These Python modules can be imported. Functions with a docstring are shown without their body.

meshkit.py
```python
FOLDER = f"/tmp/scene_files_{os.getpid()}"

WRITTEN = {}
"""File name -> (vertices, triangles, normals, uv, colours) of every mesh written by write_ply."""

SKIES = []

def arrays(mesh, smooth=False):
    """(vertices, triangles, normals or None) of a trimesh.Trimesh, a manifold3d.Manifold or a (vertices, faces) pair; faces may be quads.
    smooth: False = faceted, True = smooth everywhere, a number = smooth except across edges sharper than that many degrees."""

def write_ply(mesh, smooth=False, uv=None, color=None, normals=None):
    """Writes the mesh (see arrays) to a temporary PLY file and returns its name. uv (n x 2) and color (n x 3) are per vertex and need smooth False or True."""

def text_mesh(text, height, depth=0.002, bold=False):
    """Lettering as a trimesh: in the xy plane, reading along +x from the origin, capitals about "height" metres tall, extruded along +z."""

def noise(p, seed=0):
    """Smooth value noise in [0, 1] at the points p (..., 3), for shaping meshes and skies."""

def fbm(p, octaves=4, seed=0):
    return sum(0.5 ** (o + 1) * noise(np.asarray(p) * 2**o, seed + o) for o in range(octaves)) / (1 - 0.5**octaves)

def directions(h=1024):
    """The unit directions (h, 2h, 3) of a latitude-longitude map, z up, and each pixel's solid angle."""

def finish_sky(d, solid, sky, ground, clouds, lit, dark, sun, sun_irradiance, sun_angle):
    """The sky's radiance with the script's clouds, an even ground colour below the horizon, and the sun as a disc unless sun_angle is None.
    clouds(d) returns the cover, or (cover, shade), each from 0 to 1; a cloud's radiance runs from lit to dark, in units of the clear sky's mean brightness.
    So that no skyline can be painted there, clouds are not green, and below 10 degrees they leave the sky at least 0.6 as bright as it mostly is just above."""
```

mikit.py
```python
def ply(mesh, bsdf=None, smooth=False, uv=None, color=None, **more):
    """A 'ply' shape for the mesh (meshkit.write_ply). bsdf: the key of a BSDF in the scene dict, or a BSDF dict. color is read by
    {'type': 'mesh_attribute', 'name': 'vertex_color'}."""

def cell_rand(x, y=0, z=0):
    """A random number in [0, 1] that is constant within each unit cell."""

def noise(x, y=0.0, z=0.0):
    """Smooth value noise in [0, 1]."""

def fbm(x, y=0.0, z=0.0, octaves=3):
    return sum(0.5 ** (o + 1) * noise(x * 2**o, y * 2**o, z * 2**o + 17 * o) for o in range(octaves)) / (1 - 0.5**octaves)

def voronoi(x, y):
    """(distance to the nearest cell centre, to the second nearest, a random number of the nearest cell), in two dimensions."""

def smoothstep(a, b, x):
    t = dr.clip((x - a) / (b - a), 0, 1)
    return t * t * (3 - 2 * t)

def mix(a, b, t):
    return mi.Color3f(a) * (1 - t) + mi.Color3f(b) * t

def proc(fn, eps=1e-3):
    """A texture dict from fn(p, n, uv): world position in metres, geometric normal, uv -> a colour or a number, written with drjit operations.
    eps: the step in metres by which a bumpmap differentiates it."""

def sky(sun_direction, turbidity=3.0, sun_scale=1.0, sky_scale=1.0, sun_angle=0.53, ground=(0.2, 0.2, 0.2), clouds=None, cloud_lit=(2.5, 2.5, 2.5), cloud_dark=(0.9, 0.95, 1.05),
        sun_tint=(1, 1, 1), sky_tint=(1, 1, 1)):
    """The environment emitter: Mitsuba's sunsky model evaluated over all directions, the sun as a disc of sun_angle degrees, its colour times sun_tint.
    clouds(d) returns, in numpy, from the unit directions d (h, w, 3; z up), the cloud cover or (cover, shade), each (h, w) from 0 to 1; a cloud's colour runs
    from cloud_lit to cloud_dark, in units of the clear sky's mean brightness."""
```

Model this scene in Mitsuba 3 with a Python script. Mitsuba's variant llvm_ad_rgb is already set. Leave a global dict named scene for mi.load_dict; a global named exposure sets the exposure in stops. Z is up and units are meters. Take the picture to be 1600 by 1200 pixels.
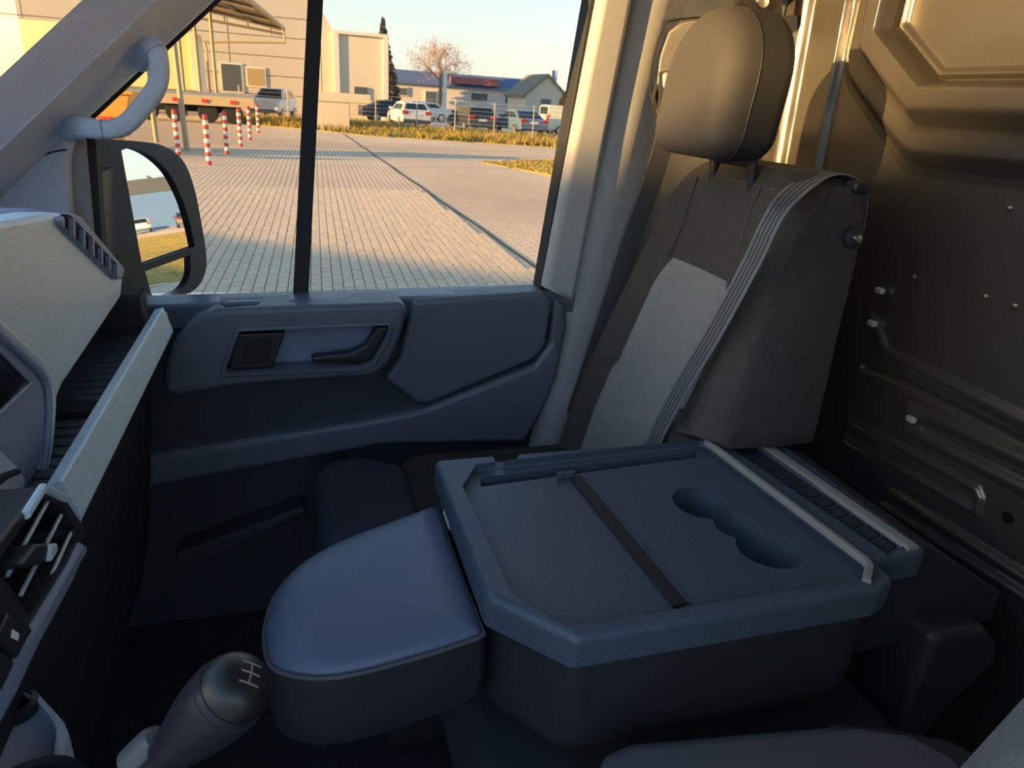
import math, random
import numpy as np
import trimesh
import drjit as dr
import mitsuba as mi
import manifold3d as m3
from shapely.geometry import Polygon, Point, LineString
import mikit
import meshkit
from mikit import proc, noise, fbm, cell_rand, smoothstep, mix

T = mi.ScalarTransform4f
scene, labels = {}, {}
# ------------------------------------------------------------------ camera, sky, exposure
scene['camera'] = dict(type='thinlens', fov=72.055, fov_axis='x', near_clip=0.02, far_clip=2000.0, aperture_radius=0.0009, focus_distance=1.05,
                       to_world=T().look_at(origin=(0, 0, 1.85), target=(0.2792, 0.8855, 1.4786), up=(0.0465, 0.3738, 0.9263)))
SUN = np.array([-0.954, -0.2736, 0.1219])
def haze(d):
    e = np.degrees(np.arcsin(np.clip(d[..., 2], 0, 1)))
    return 0.75*np.exp(-e/9.0), 0.0*e
scene['sky'] = mikit.sky(SUN.tolist(), turbidity=3.0, sun_scale=1.0, sky_scale=1.0, sun_tint=(0.90, 1.01, 1.42), sky_tint=(0.80, 0.94, 1.20), ground=(0.30, 0.27, 0.22),
                         clouds=haze, cloud_lit=(1.75, 1.62, 1.48), cloud_dark=(1.0, 1.0, 1.0))
exposure = 4.9

# ------------------------------------------------------------------ helpers
def numbered(name):
    if name not in USED:
        USED.add(name); return name
    i = 1
    while f'{name}_{i:03d}' in USED: i += 1
    k = f'{name}_{i:03d}'; USED.add(k); return k
USED = set()

def obj(name, mesh, mat, parent=None, smooth=30, label=None, **kw):
    k = numbered((parent + '__' if parent else '') + name)
    scene[k] = mikit.ply(mesh, mat, smooth=smooth, **kw)
    if label: labels[k] = {'label': label}
    return k

def put(name, shape, parent):
    k = numbered(parent + '__' + name); scene[k] = shape; return k

def thing(name, label, cat, group=None):
    k = numbered(name); labels[k] = {'label': label, 'category': cat}
    if group: labels[k]['group'] = group
    return k

def tag(k, label, cat, group=None, kind=None):
    labels[k] = {'label': label, 'category': cat}
    if group: labels[k]['group'] = group
    if kind: labels[k]['kind'] = kind
    return k

def struct(k, label=None):
    labels[k] = {'kind': 'structure'}
    if label: labels[k]['label'] = label
    return k

cat = trimesh.util.concatenate
V = lambda *a: np.array(a, float)

def tm(m):
    if isinstance(m, trimesh.Trimesh): return m
    mm = m.to_mesh(); return trimesh.Trimesh(mm.vert_properties[:, :3], mm.tri_verts, process=False)

def man(m):
    m = m.copy(); m.merge_vertices()
    return m3.Manifold(m3.Mesh(np.asarray(m.vertices, np.float32), np.asarray(m.faces, np.uint32)))

def roundpoly(pts, r, n=5):
    p = Polygon(pts)
    if not p.is_valid: p = p.buffer(0)
    if r > 0:
        p = p.buffer(-r, join_style=2).buffer(2*r, quad_segs=n).buffer(-r, quad_segs=n)
        p = p.simplify(r*0.02)
    return p

def ccw(p):
    a = np.array(p.exterior.coords if hasattr(p, 'exterior') else p, float)
    if np.allclose(a[0], a[-1]): a = a[:-1]
    keep = np.linalg.norm(a - np.roll(a, 1, 0), axis=1) > 1e-6
    a = a[keep]
    area = 0.5*np.sum(a[:, 0]*np.roll(a[:, 1], -1) - np.roll(a[:, 0], -1)*a[:, 1])
    return a if area > 0 else a[::-1]

def inset(a, d):
    e = np.roll(a, -1, 0) - a
    e /= np.linalg.norm(e, axis=1, keepdims=True)
    nrm = np.stack([-e[:, 1], e[:, 0]], 1)
    n0, n1 = np.roll(nrm, 1, 0), nrm
    b = n0 + n1
    b /= np.maximum(np.sum(b*n1, 1, keepdims=True), 0.25)
    return a + b*d

AX = {'x': (1, 2, 0), 'y': (0, 2, 1), 'z': (0, 1, 2)}

def prism(pts, lo, hi, axis='y', r=0.0, r_lo=None, corner=0.0, n=3):
    """Polygon in the plane across `axis` extruded from lo to hi; r, r_lo: rounded edge at the hi and lo ends."""
    a = ccw(roundpoly(pts, corner) if corner > 0 else Polygon(pts))
    r_lo = r if r_lo is None else r_lo
    if hi < lo: lo, hi, r, r_lo = hi, lo, r_lo, r
    rings = []
    for i in range(n + 1) if r_lo > 0 else (n,):
        t = math.pi/2*i/n
        rings.append((inset(a, r_lo*(1 - math.sin(t))), lo + r_lo*(1 - math.cos(t))))
    for i in range(n, -1, -1) if r > 0 else (n,):
        t = math.pi/2*i/n
        rings.append((inset(a, r*(1 - math.sin(t))), hi - r*(1 - math.cos(t))))
    k = len(a); v = []; f = []
    i0, i1, i2 = AX[axis]
    for p, h in rings:
        q = np.zeros((k, 3)); q[:, i0] = p[:, 0]; q[:, i1] = p[:, 1]; q[:, i2] = h; v.append(q)
    for j in range(len(rings) - 1):
        for i in range(k):
            A, B = j*k + i, j*k + (i + 1) % k
            f += [[A, B, B + k], [A, B + k, A + k]]
    tv, tf = trimesh.creation.triangulate_polygon(Polygon(rings[0][0]).buffer(0) if False else Polygon(a), engine='earcut')
    # cap by index: map the triangulation's vertices to the ring's
    idx = np.argmin(np.linalg.norm(tv[:, None] - a[None], axis=2), 1)
    for t in tf:
        x, y, z = idx[t]
        if len({x, y, z}) < 3: continue
        u_, w_ = a[y] - a[x], a[z] - a[x]; s = u_[0]*w_[1] - u_[1]*w_[0]
        if s < 0: y, z = z, y
        f.append([x, z, y])
        o = (len(rings) - 1)*k
        f.append([o + x, o + y, o + z])
    f = np.array(f)
    if axis == 'y': f = f[:, ::-1]
    return trimesh.Trimesh(np.vstack(v), f, process=False)

def box(x0, x1, y0, y1, z0, z1, r=0.0):
    return prism([(x0, y0), (x1, y0), (x1, y1), (x0, y1)], z0, z1, 'z', r)

def hullpts(P): return tm(m3.Manifold.hull_points(np.asarray(P, np.float32)))

def rbox(c, s, r, n=10):
    """Rounded box as the hull of spheres."""
    c, s = np.array(c, float), np.array(s, float)/2
    sp = trimesh.creation.icosphere(2 if n > 8 else 1, r).vertices
    P = [c + np.array([i, j, k])*(s - r) + sp for i in (-1, 1) for j in (-1, 1) for k in (-1, 1)]
    return hullpts(np.vstack(P))

def tube(path, rad, n=8, closed=False, cap=True):
    p = np.asarray(path, float); m = len(p)
    rad = np.broadcast_to(rad, (m,))
    t = (np.roll(p, -1, 0) - np.roll(p, 1, 0)) if closed else np.gradient(p, axis=0)
    t /= np.linalg.norm(t, axis=1, keepdims=True) + 1e-12
    ref = V(0, 0, 1) if abs(t[0][2]) < 0.9 else V(1, 0, 0)
    a = np.cross(t[0], ref); a /= np.linalg.norm(a)
    A = []
    for i in range(m):
        a = a - t[i]*(a @ t[i]); a /= np.linalg.norm(a); A.append(a.copy())
    A = np.array(A); B = np.cross(t, A)
    ang = np.arange(n)*2*np.pi/n
    v = (p[:, None] + rad[:, None, None]*(np.cos(ang)[None, :, None]*A[:, None] + np.sin(ang)[None, :, None]*B[:, None])).reshape(-1, 3)
    f = []
    for j in range(m if closed else m - 1):
        for i in range(n):
            a0, b0 = j*n + i, j*n + (i + 1) % n
            a1, b1 = ((j + 1) % m)*n + i, ((j + 1) % m)*n + (i + 1) % n
            f += [[a0, b0, b1], [a0, b1, a1]]
    if cap and not closed:
        v = np.vstack([v, p[:1], p[-1:]])
        for i in range(n):
            f += [[m*n, (i + 1) % n, i], [m*n + 1, (m - 1)*n + i, (m - 1)*n + (i + 1) % n]]
    return trimesh.Trimesh(v, np.array(f), process=False)

def smooth_path(P, n=8, closed=False):
    """Catmull-Rom through P."""
    P = np.asarray(P, float); out = []
    m = len(P)
    for i in range(m if closed else m - 1):
        if closed: a, b, c, d = (P[(i + k) % m] for k in (-1, 0, 1, 2))
        else: a, b, c, d = P[max(i - 1, 0)], P[i], P[i + 1], P[min(i + 2, m - 1)]
        for k in range(n):
            t = k/n
            out.append(0.5*((2*b) + (c - a)*t + (2*a - 5*b + 4*c - d)*t*t + (3*b - a - 3*c + d)*t**3))
    if not closed: out.append(P[-1])
    return np.array(out)

def loft(rows, closed_u=False, caps=False, flip=False):
    """Grid of points rows[j][i] -> mesh."""
    R = np.asarray(rows, float); m, n = R.shape[:2]
    v = R.reshape(-1, 3); f = []
    for j in range(m - 1):
        for i in range(n if closed_u else n - 1):
            a, b = j*n + i, j*n + (i + 1) % n
            f += [[a, b, b + n], [a, b + n, a + n]]
    if caps:
        c0, c1 = R[0].mean(0), R[-1].mean(0); v = np.vstack([v, c0, c1]); k = m*n
        for i in range(n):
            f += [[k, (i + 1) % n, i], [k + 1, (m - 1)*n + i, (m - 1)*n + (i + 1) % n]]
    f = np.array(f)
    if flip: f = f[:, ::-1]
    return trimesh.Trimesh(v, f, process=False)

def lathe(prof, n=32, origin=(0, 0, 0), axis=(0, 0, 1)):
    prof = np.asarray(prof, float); ang = np.arange(n)*2*np.pi/n
    ax = np.array(axis, float); ax /= np.linalg.norm(ax)
    a = np.cross(ax, V(1, 0, 0) if abs(ax[0]) < 0.9 else V(0, 1, 0)); a /= np.linalg.norm(a); b = np.cross(ax, a)
    rows = [np.array(origin) + h*ax + r*(np.cos(ang)[:, None]*a + np.sin(ang)[:, None]*b) for r, h in prof]
    return loft(rows, True, True)

def cyl(p0, p1, r, n=16): return tube([p0, p1], r, n)

def strip(path, normal_w, width, thick=0.0015):
    """A flat band: path points, per-point across direction and face normal."""
    P, W = np.asarray(path, float), np.asarray(normal_w, float)
    W = np.broadcast_to(W, P.shape); W = W/np.linalg.norm(W, axis=1, keepdims=True)
    t = np.gradient(P, axis=0); N = np.cross(t, W); N /= np.linalg.norm(N, axis=1, keepdims=True)
    h = width/2
    rows = [np.array([p - w*h - n*thick/2, p + w*h - n*thick/2, p + w*h + n*thick/2, p - w*h + n*thick/2]) for p, w, n in zip(P, W, N)]
    return loft(rows, True, True)

# ------------------------------------------------------------------ materials
def prin(c, rough=0.5, **kw):
    col = c if isinstance(c, dict) else {'type': 'rgb', 'value': list(c)}
    return {'type': 'twosided', 'b': {'type': 'principled', 'base_color': col, 'roughness': rough, **kw}}

def bumped(c, rough, fn, scale, eps=1e-3, **kw):
    col = c if isinstance(c, dict) else {'type': 'rgb', 'value': list(c)}
    return {'type': 'twosided', 'b': {'type': 'bumpmap', 'arbitrary': proc(fn, eps), 'scale': scale,
            'b': {'type': 'principled', 'base_color': col, 'roughness': rough, **kw}}}

def speck(c, amt, s):
    def fn(p, n, uv):
        k = 1 + amt*(noise(p.x*s, p.y*s, p.z*s) - 0.5)*2
        return mi.Color3f(*c)*k
    return proc(fn)

def weave(c0, c1):
    def fn(p, n, uv):
        a = noise(p.x*900, p.y*900, p.z*900)
        b = noise(p.x*60, p.y*60, p.z*60)
        return mix(c0, c1, dr.clip(a*0.8 + b*0.3 - 0.05, 0, 1))
    return proc(fn)

def mat(k, d): scene[k] = d; return k
M = {}
def m(k, d): M[k] = mat('mat_' + k, d)
m('black_plastic', prin((0.022, 0.023, 0.026), 0.45))
m('black_soft', prin((0.016, 0.017, 0.019), 0.75))
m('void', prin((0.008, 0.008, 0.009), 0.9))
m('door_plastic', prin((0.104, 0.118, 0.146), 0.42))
m('rib_grey', prin((0.05, 0.058, 0.072), 0.5))
m('leather_blue', prin((0.046, 0.053, 0.072), 0.42))
m('fabric_driver', prin(weave((0.085, 0.087, 0.095), (0.15, 0.152, 0.165)), 0.85))
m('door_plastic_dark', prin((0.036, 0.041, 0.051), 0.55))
m('tray_plastic', prin(speck((0.054, 0.074, 0.100), 0.22, 700), 0.42))
m('tray_dark', prin((0.017, 0.021, 0.028), 0.55))
m('rib_line', prin((0.24, 0.225, 0.21), 0.5))
m('silver', prin(speck((0.50, 0.63, 0.69), 0.22, 800), 0.45, metallic=0.1))
m('silver_edge', prin((0.6, 0.62, 0.6), 0.35, metallic=0.5))
m('blue_grey', prin((0.19, 0.235, 0.33), 0.5))
m('grey_trim_cool', prin(speck((0.40, 0.45, 0.52), 0.05, 300), 0.55))
m('sill', prin((0.085, 0.105, 0.14), 0.32))
m('grey_trim', prin(speck((0.38, 0.375, 0.37), 0.05, 300), 0.55))
m('grey_trim_dark', prin((0.26, 0.245, 0.235), 0.55))
m('fabric_dark', prin(weave((0.04, 0.034, 0.029), (0.085, 0.072, 0.062)), 0.85, sheen=0.4))
m('fabric_side', prin(weave((0.026, 0.023, 0.021), (0.052, 0.045, 0.04)), 0.85, sheen=0.3))
m('fabric_light', prin(weave((0.20, 0.19, 0.18), (0.30, 0.29, 0.275)), 0.85, sheen=0.3))
m('leather', prin((0.05, 0.047, 0.047), 0.7, specular=0.3))
m('leather_arm', prin((0.085, 0.086, 0.096), 0.45))
m('fabric_low', prin((0.024, 0.027, 0.032), 0.9))
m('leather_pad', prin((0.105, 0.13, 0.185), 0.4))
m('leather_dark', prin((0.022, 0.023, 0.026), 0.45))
m('piping', prin((0.075, 0.075, 0.08), 0.6))
m('belt', prin((0.15, 0.155, 0.17), 0.4))
m('belt_black', prin((0.015, 0.016, 0.02), 0.5))
m('chrome', {'type': 'twosided', 'b': {'type': 'roughconductor', 'material': 'Al', 'alpha': 0.12}})
m('bulkhead', {'type': 'twosided', 'b': {'type': 'blendbsdf', 'weight': 0.13, 'a': {'type': 'principled', 'base_color': {'type': 'rgb', 'value': [0.038, 0.034, 0.030]}, 'roughness': 0.5},
                'b': {'type': 'principled', 'base_color': {'type': 'rgb', 'value': [0.74, 0.68, 0.60]}, 'metallic': 1.0, 'roughness': 0.27}}})
m('bulkhead_black', prin((0.01, 0.01, 0.01), 0.3))
m('screen', prin((0.006, 0.006, 0.008), 0.08))
m('glass', {'type': 'thindielectric', 'int_ior': 1.3, 'specular_transmittance': {'type': 'rgb', 'value': [0.49, 0.49, 0.47]}, 'specular_reflectance': {'type': 'rgb', 'value': 0.5}})
m('clear_glass', {'type': 'thindielectric', 'int_ior': 1.4, 'specular_transmittance': {'type': 'rgb', 'value': [0.72, 0.74, 0.74]}})
m('mirror', {'type': 'twosided', 'b': {'type': 'conductor', 'material': 'none', 'specular_reflectance': {'type': 'rgb', 'value': [0.80, 0.84, 0.86]}}})
m('carpet', prin(speck((0.02, 0.021, 0.024), 0.5, 500), 0.95))
m('van_paint', prin((0.6, 0.6, 0.6), 0.3, clearcoat=0.5))
m('knob', prin((0.018, 0.018, 0.026), 0.38))
m('knob_cap', prin((0.012, 0.012, 0.012), 0.36))
m('amber', prin((0.3, 0.14, 0.02), 0.4))
m('white_mark', prin((0.75, 0.75, 0.72), 0.5))

# ================================================================== outside: ground
PAV_A = math.radians(1.5); CA, SA = math.cos(PAV_A), math.sin(PAV_A)
BW, BL = 0.108, 0.216
LINE_X = 2.92; LINE_S = -0.0225     # drain joint: x = LINE_X + LINE_S*y

def paver_fn(p, n, uv):
    px, py = p.x - 0.0, p.y
    a, b = px*CA - py*SA, px*SA + py*CA
    right = p.x > LINE_X + LINE_S*p.y
    u = dr.select(right, b, a)/BW; v = dr.select(right, a, b)/BL
    iu = dr.floor(u); fu = u - iu
    v = v + 0.5*(iu - 2*dr.floor(iu*0.5)); iv = dr.floor(v); fv = v - iv
    d = dr.minimum(dr.minimum(fu, 1 - fu)*BW, dr.minimum(fv, 1 - fv)*BL)
    w = 0.007 + 0.0009*dr.abs(p.y)
    j = 1 - smoothstep(0.0, w, d)
    j *= dr.clip(1.1 - dr.abs(p.y)/60, 0.25, 1)
    r = cell_rand(iu, iv, 3)
    col = mix((0.62, 0.475, 0.315), (0.68, 0.53, 0.36), r)
    big = fbm(p.x*0.22, p.y*0.22, 0, 4)
    col = col*(0.72 + 0.55*big)
    return mix(col, (0.13, 0.115, 0.10), j*0.9)
m('pavers', prin(proc(paver_fn), 0.85))
for i, c in enumerate([(0.63, 0.485, 0.325), (0.65, 0.50, 0.335), (0.67, 0.52, 0.35)]):
    m(f'brick_{i}', prin(speck(c, 0.15, 90), 0.85))
g = obj('ground', box(-150, 150, -120, 260, -0.3, 0.0), M['pavers'], smooth=False)
struct(g, 'yard paved with narrow concrete pavers')
random.seed(4)
def brick_mesh(i, j):
    off = 0.5*(i % 2)
    a0, a1 = i*BW + 0.0055, (i + 1)*BW - 0.0055
    b0, b1 = (j - off)*BL + 0.006, (j - off + 1)*BL - 0.006
    h = 0.011 + random.random()*0.003
    pts = [(a*CA + b*SA, -a*SA + b*CA) for a, b in ((a0, b0), (a1, b0), (a1, b1), (a0, b1))]
    tx, ty = (random.random() - .5)*0.002, (random.random() - .5)*0.002
    c = np.mean(pts, 0); v = []
    for s, z in ((1.0, -0.002), (1.0, h - 0.002), (0.95, h)):
        for q, (k, l) in zip(pts, ((-1, -1), (1, -1), (1, 1), (-1, 1))):
            w = c + (np.array(q) - c)*(1 if s == 1 else (1 - 0.003/0.05)); v.append((w[0], w[1], z + (k*tx + l*ty if z > 0 else 0)))
    f = []
    for lv in (0, 4):
        for e in range(4):
            A, B = lv + e, lv + (e + 1) % 4
            f += [[A, B, B + 4], [A, B + 4, A + 4]]
    f += [[8, 9, 10], [8, 10, 11]]
    return np.array(v), np.array(f)
cells = []
for i in range(-60, 60):
    for j in range(28, 80):
        a, b = (i + .5)*BW, (j + .5 - 0.5*(i % 2))*BL
        x, y = a*CA + b*SA, -a*SA + b*CA
        if y < 6.4 or y > 15 or x > LINE_X + LINE_S*y - 0.1 or x < -0.235*y - 0.4: continue
        cells.append((y, i, j))
cells.sort()
stuffv, stufff, off = {0: [], 1: [], 2: []}, {0: [], 1: [], 2: []}, {0: 0, 1: 0, 2: 0}
for q, (y, i, j) in enumerate(cells):
    v, f = brick_mesh(i, j); c = random.randrange(3)
    if q < 300: put('paver', mikit.ply((v, f), M[f'brick_{c}']), 'ground')
    else:
        stuffv[c].append(v); stufff[c].append(f + off[c]); off[c] += len(v)
for c in range(3):
    k = put('paver_field', mikit.ply((np.vstack(stuffv[c]), np.vstack(stufff[c])), M[f'brick_{c}']), 'ground')
    labels[k] = {'kind': 'stuff', 'label': 'rows of narrow sunlit concrete pavers'}
# drain joint
m('tar', prin((0.05, 0.055, 0.05), 0.8))
jr = [V(LINE_X + LINE_S*y + 0.012*math.sin(y*1.3), y, 0.003) for y in np.linspace(5.5, 37, 60)]
obj('joint', strip(jr, V(1, 0, 0), 0.05, 0.012), M['tar'], 'ground', label='dark joint between the two paving directions')

# ---- grass
def grass_mesh(poly, n, hmin, hmax, seed, w=0.012):
    rng = np.random.default_rng(seed); P = Polygon(poly); x0, y0, x1, y1 = P.bounds
    from shapely import contains_xy
    pts = np.zeros((0, 2))
    while len(pts) < n:
        q = rng.uniform((x0, y0), (x1, y1), (n*2, 2)); pts = np.vstack([pts, q[contains_xy(P, q[:, 0], q[:, 1])]])
    pts = pts[:n]; a = rng.uniform(0, 2*np.pi, n); h = rng.uniform(hmin, hmax, n)*(0.5 + meshkit.fbm(np.c_[pts*0.8, np.zeros(n)], 3, seed))
    d = np.c_[np.cos(a), np.sin(a)]; lean = rng.normal(0, 0.35, (n, 2))*h[:, None]
    z = np.zeros((n, 1))
    v = np.stack([np.c_[pts - d*w*2, z], np.c_[pts + d*w*2, z], np.c_[pts + lean, h]], 1).reshape(-1, 3)
    return v, np.arange(3*n).reshape(-1, 3)
def grass_fn(p, n, uv):
    a = fbm(p.x*0.7, p.y*0.7, 0, 3)
    return mix((0.25, 0.20, 0.05), (0.50, 0.36, 0.09), a)
m('grass', prin(proc(grass_fn), 0.9))
verge = [(-3.0, 39.6), (1.2, 36.5), (3.0, 34.2), (8, 33.2), (14.5, 31.2), (30, 28.5), (32, 32), (16, 37.5), (10, 41), (2.0, 45.5), (-3.0, 46.8)]
lawn = [(5.6, 22.6), (9.8, 25.4), (15, 24.2), (15, 13.4), (9.2, 14.3), (7.2, 18.2)]
for nm, poly, cnt, seed, hh, lb in (('grass_verge', verge, 26000, 3, 0.42, 'long dry yellow grass verge along the wire fence'), ('lawn', lawn, 22000, 5, 0.10, 'small yellow-green lawn wedge beside the paving at the window edge')):
    base = prism(poly, -0.05, 0.03, 'z')
    gm = grass_mesh(poly, cnt, 0.3*hh, hh, seed, 0.02)
    gm = cat([base, trimesh.Trimesh(*gm, process=False)])
    tag(obj(nm, gm, M['grass'], smooth=False), lb, 'grass', kind='stuff')
# rear lawn (seen in the door mirror)
rear = [(16, 1.5), (58, -6), (58, 26), (24, 12), (17, 7)]
tag(obj('lawn', cat([prism(rear, -0.05, 0.03, 'z'), trimesh.Trimesh(*grass_mesh(rear, 15000, .04, .1, 8, .02), process=False)]), M['grass'], smooth=False), 'grass strip reflected in the door mirror', 'grass', kind='stuff')

# ---- bollards
m('red', prin((0.62, 0.055, 0.04), 0.5)); m('white', prin((0.80, 0.78, 0.72), 0.5))
bpos = [(-2.9404, 20.91, -0), (-1.9877, 18.75, 0), (-1.8308, 21.89, 0), (-1.6523, 24.84, 0), (-1.5322, 27.94, 0), (-1.4308, 32.32, 0)]
bands = [cyl(V(0, 0, .1*i), V(0, 0, .1*(i + 1)), 0.062 if i % 2 else 0.06, 16) for i in range(11)]
bcap = lathe([(0.06, 1.1), (0.05, 1.12), (0.03, 1.13), (0.001, 1.133)], 16)
bply = [mikit.ply(b, M['white'] if i % 2 else M['red'], smooth=40) for i, b in enumerate(bands)]; cply = mikit.ply(bcap, M['red'], smooth=40)
place_words = ['nearest the door mirror, half hidden by it', 'second from the mirror, standing clear on the paving', 'third from the mirror', 'fourth from the mirror', 'fifth from the mirror', 'farthest, closest to the parked white car']
for (x, y, z), w in zip(bpos, place_words):
    k = thing('bollard', f'red and white striped bollard, {w}', 'bollard', 'striped bollards along the yard')
    tw = T().translate([x, y, 0])
    for i, b in enumerate(bply): put('white_band' if i % 2 else 'red_band', {**b, 'to_world': tw}, k)
    put('cap', {**cply, 'to_world': tw}, k)

# ---- wire fence
m('galv', prin((0.45, 0.46, 0.44), 0.45, metallic=0.4))
fk = thing('wire_fence', 'thin grey wire fence standing in the long grass before the parked cars', 'fence')
fpath = [V(-2.8, 43.7, 0), V(2.2, 41.4, 0), V(6.0, 38.2, 0), V(9.5, 36.0, 0), V(13.0, 34.2, 0), V(17, 32.2, 0), V(24, 29.5, 0)]
fp2 = []
for a, b in zip(fpath[:-1], fpath[1:]):
    for t in (0, .5): fp2.append(a + (b - a)*t)
for q in fp2: obj('post', cyl(q, q + V(0, 0, 1.75), 0.028, 8), M['galv'], fk)
wires = [tube([q + V(0, 0, z) for q in fp2], 0.006, 4) for z in np.linspace(0.3, 1.7, 8)]
obj('wire', cat(wires), M['galv'], fk)

# ---- buildings
m('cladding', prin((0.55, 0.49, 0.41), 0.6)); m('cladding_b', prin((0.56, 0.48, 0.36), 0.6)); m('wall_cream', prin((0.64, 0.57, 0.44), 0.7))
m('win', prin((0.10, 0.12, 0.13), 0.1)); m('win_warm', prin((0.45, 0.33, 0.15), 0.3)); m('frame_w', prin((0.7, 0.68, 0.62), 0.5))
hall = thing('warehouse', 'large beige warehouse with horizontal cladding behind the canopy', 'building')
HY = 56.0
obj('core', box(-40, 2.0, HY + .1, HY + 30, 0, 8.6), M['cladding_b'], hall, smooth=False)
zz = np.arange(0.0, 8.61, 1.23)
for i in range(len(zz) - 1):
    for x0 in np.arange(-34, 2, 6.0):
        obj('cladding_panel', box(x0 + .03, x0 + 5.97, HY - .03, HY + .15, zz[i] + .03, zz[i + 1] - .03, 0.02), M['cladding'], hall, smooth=False)
obj('roof_edge', box(-40, 2.1, HY - .15, HY + 30, 8.6, 8.85), M['frame_w'], hall, smooth=False)
for (x0, x1, z0, z1, mm) in ((-4.6, -3.35, 1.3, 3.0, 'win'), (-2.95, -1.85, 1.75, 2.85, 'win_warm')):
    w = obj('window', box(x0 - .1, x1 + .1, HY - .12, HY + .1, z0 - .1, z1 + .1, .02), M['frame_w'], hall, smooth=False)
    obj('pane', box(x0, x1, HY - .14, HY - .11, z0, z1), M[mm], w, smooth=False)
blk = thing('annex', 'square cream annex block beside the window divider bar', 'building')
obj('wall', box(2.92, 6.55, 55.4, 64, 0, 5.45), M['wall_cream'], blk, smooth=False)
obj('side_wing', prism([(2.05, 0), (2.9, 0), (2.9, 5.6), (2.05, 6.9)], 55.6, 58, 'y'), M['wall_cream'], blk, smooth=False)
obj('corner_post', box(2.85, 3.2, 55.2, 55.55, 0, 5.6), M['frame_w'], blk, smooth=False)
obj('corner_post', box(6.25, 6.6, 55.2, 55.5, 0, 5.6), M['frame_w'], blk, smooth=False)
obj('window', box(4.2, 5.1, 55.25, 55.5, 1.3, 2.15, .03), M['win'], blk, smooth=False)
obj('roof_edge', box(2.85, 6.65, 55.15, 64.1, 5.45, 5.65), M['frame_w'], blk, smooth=False)
# low cream kiosk in front of the divider
ks = thing('kiosk', 'low cream concrete kiosk with overhanging lid on the grass edge', 'kiosk')
obj('body', box(1.0, 2.55, 37.0, 38.6, 0, 1.45, .04), M['wall_cream'], ks, smooth=False)
obj('lid', box(.9, 3.55, 36.9, 38.7, 1.3, 1.72, .05), M['wall_cream'], ks, smooth=False)
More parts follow.
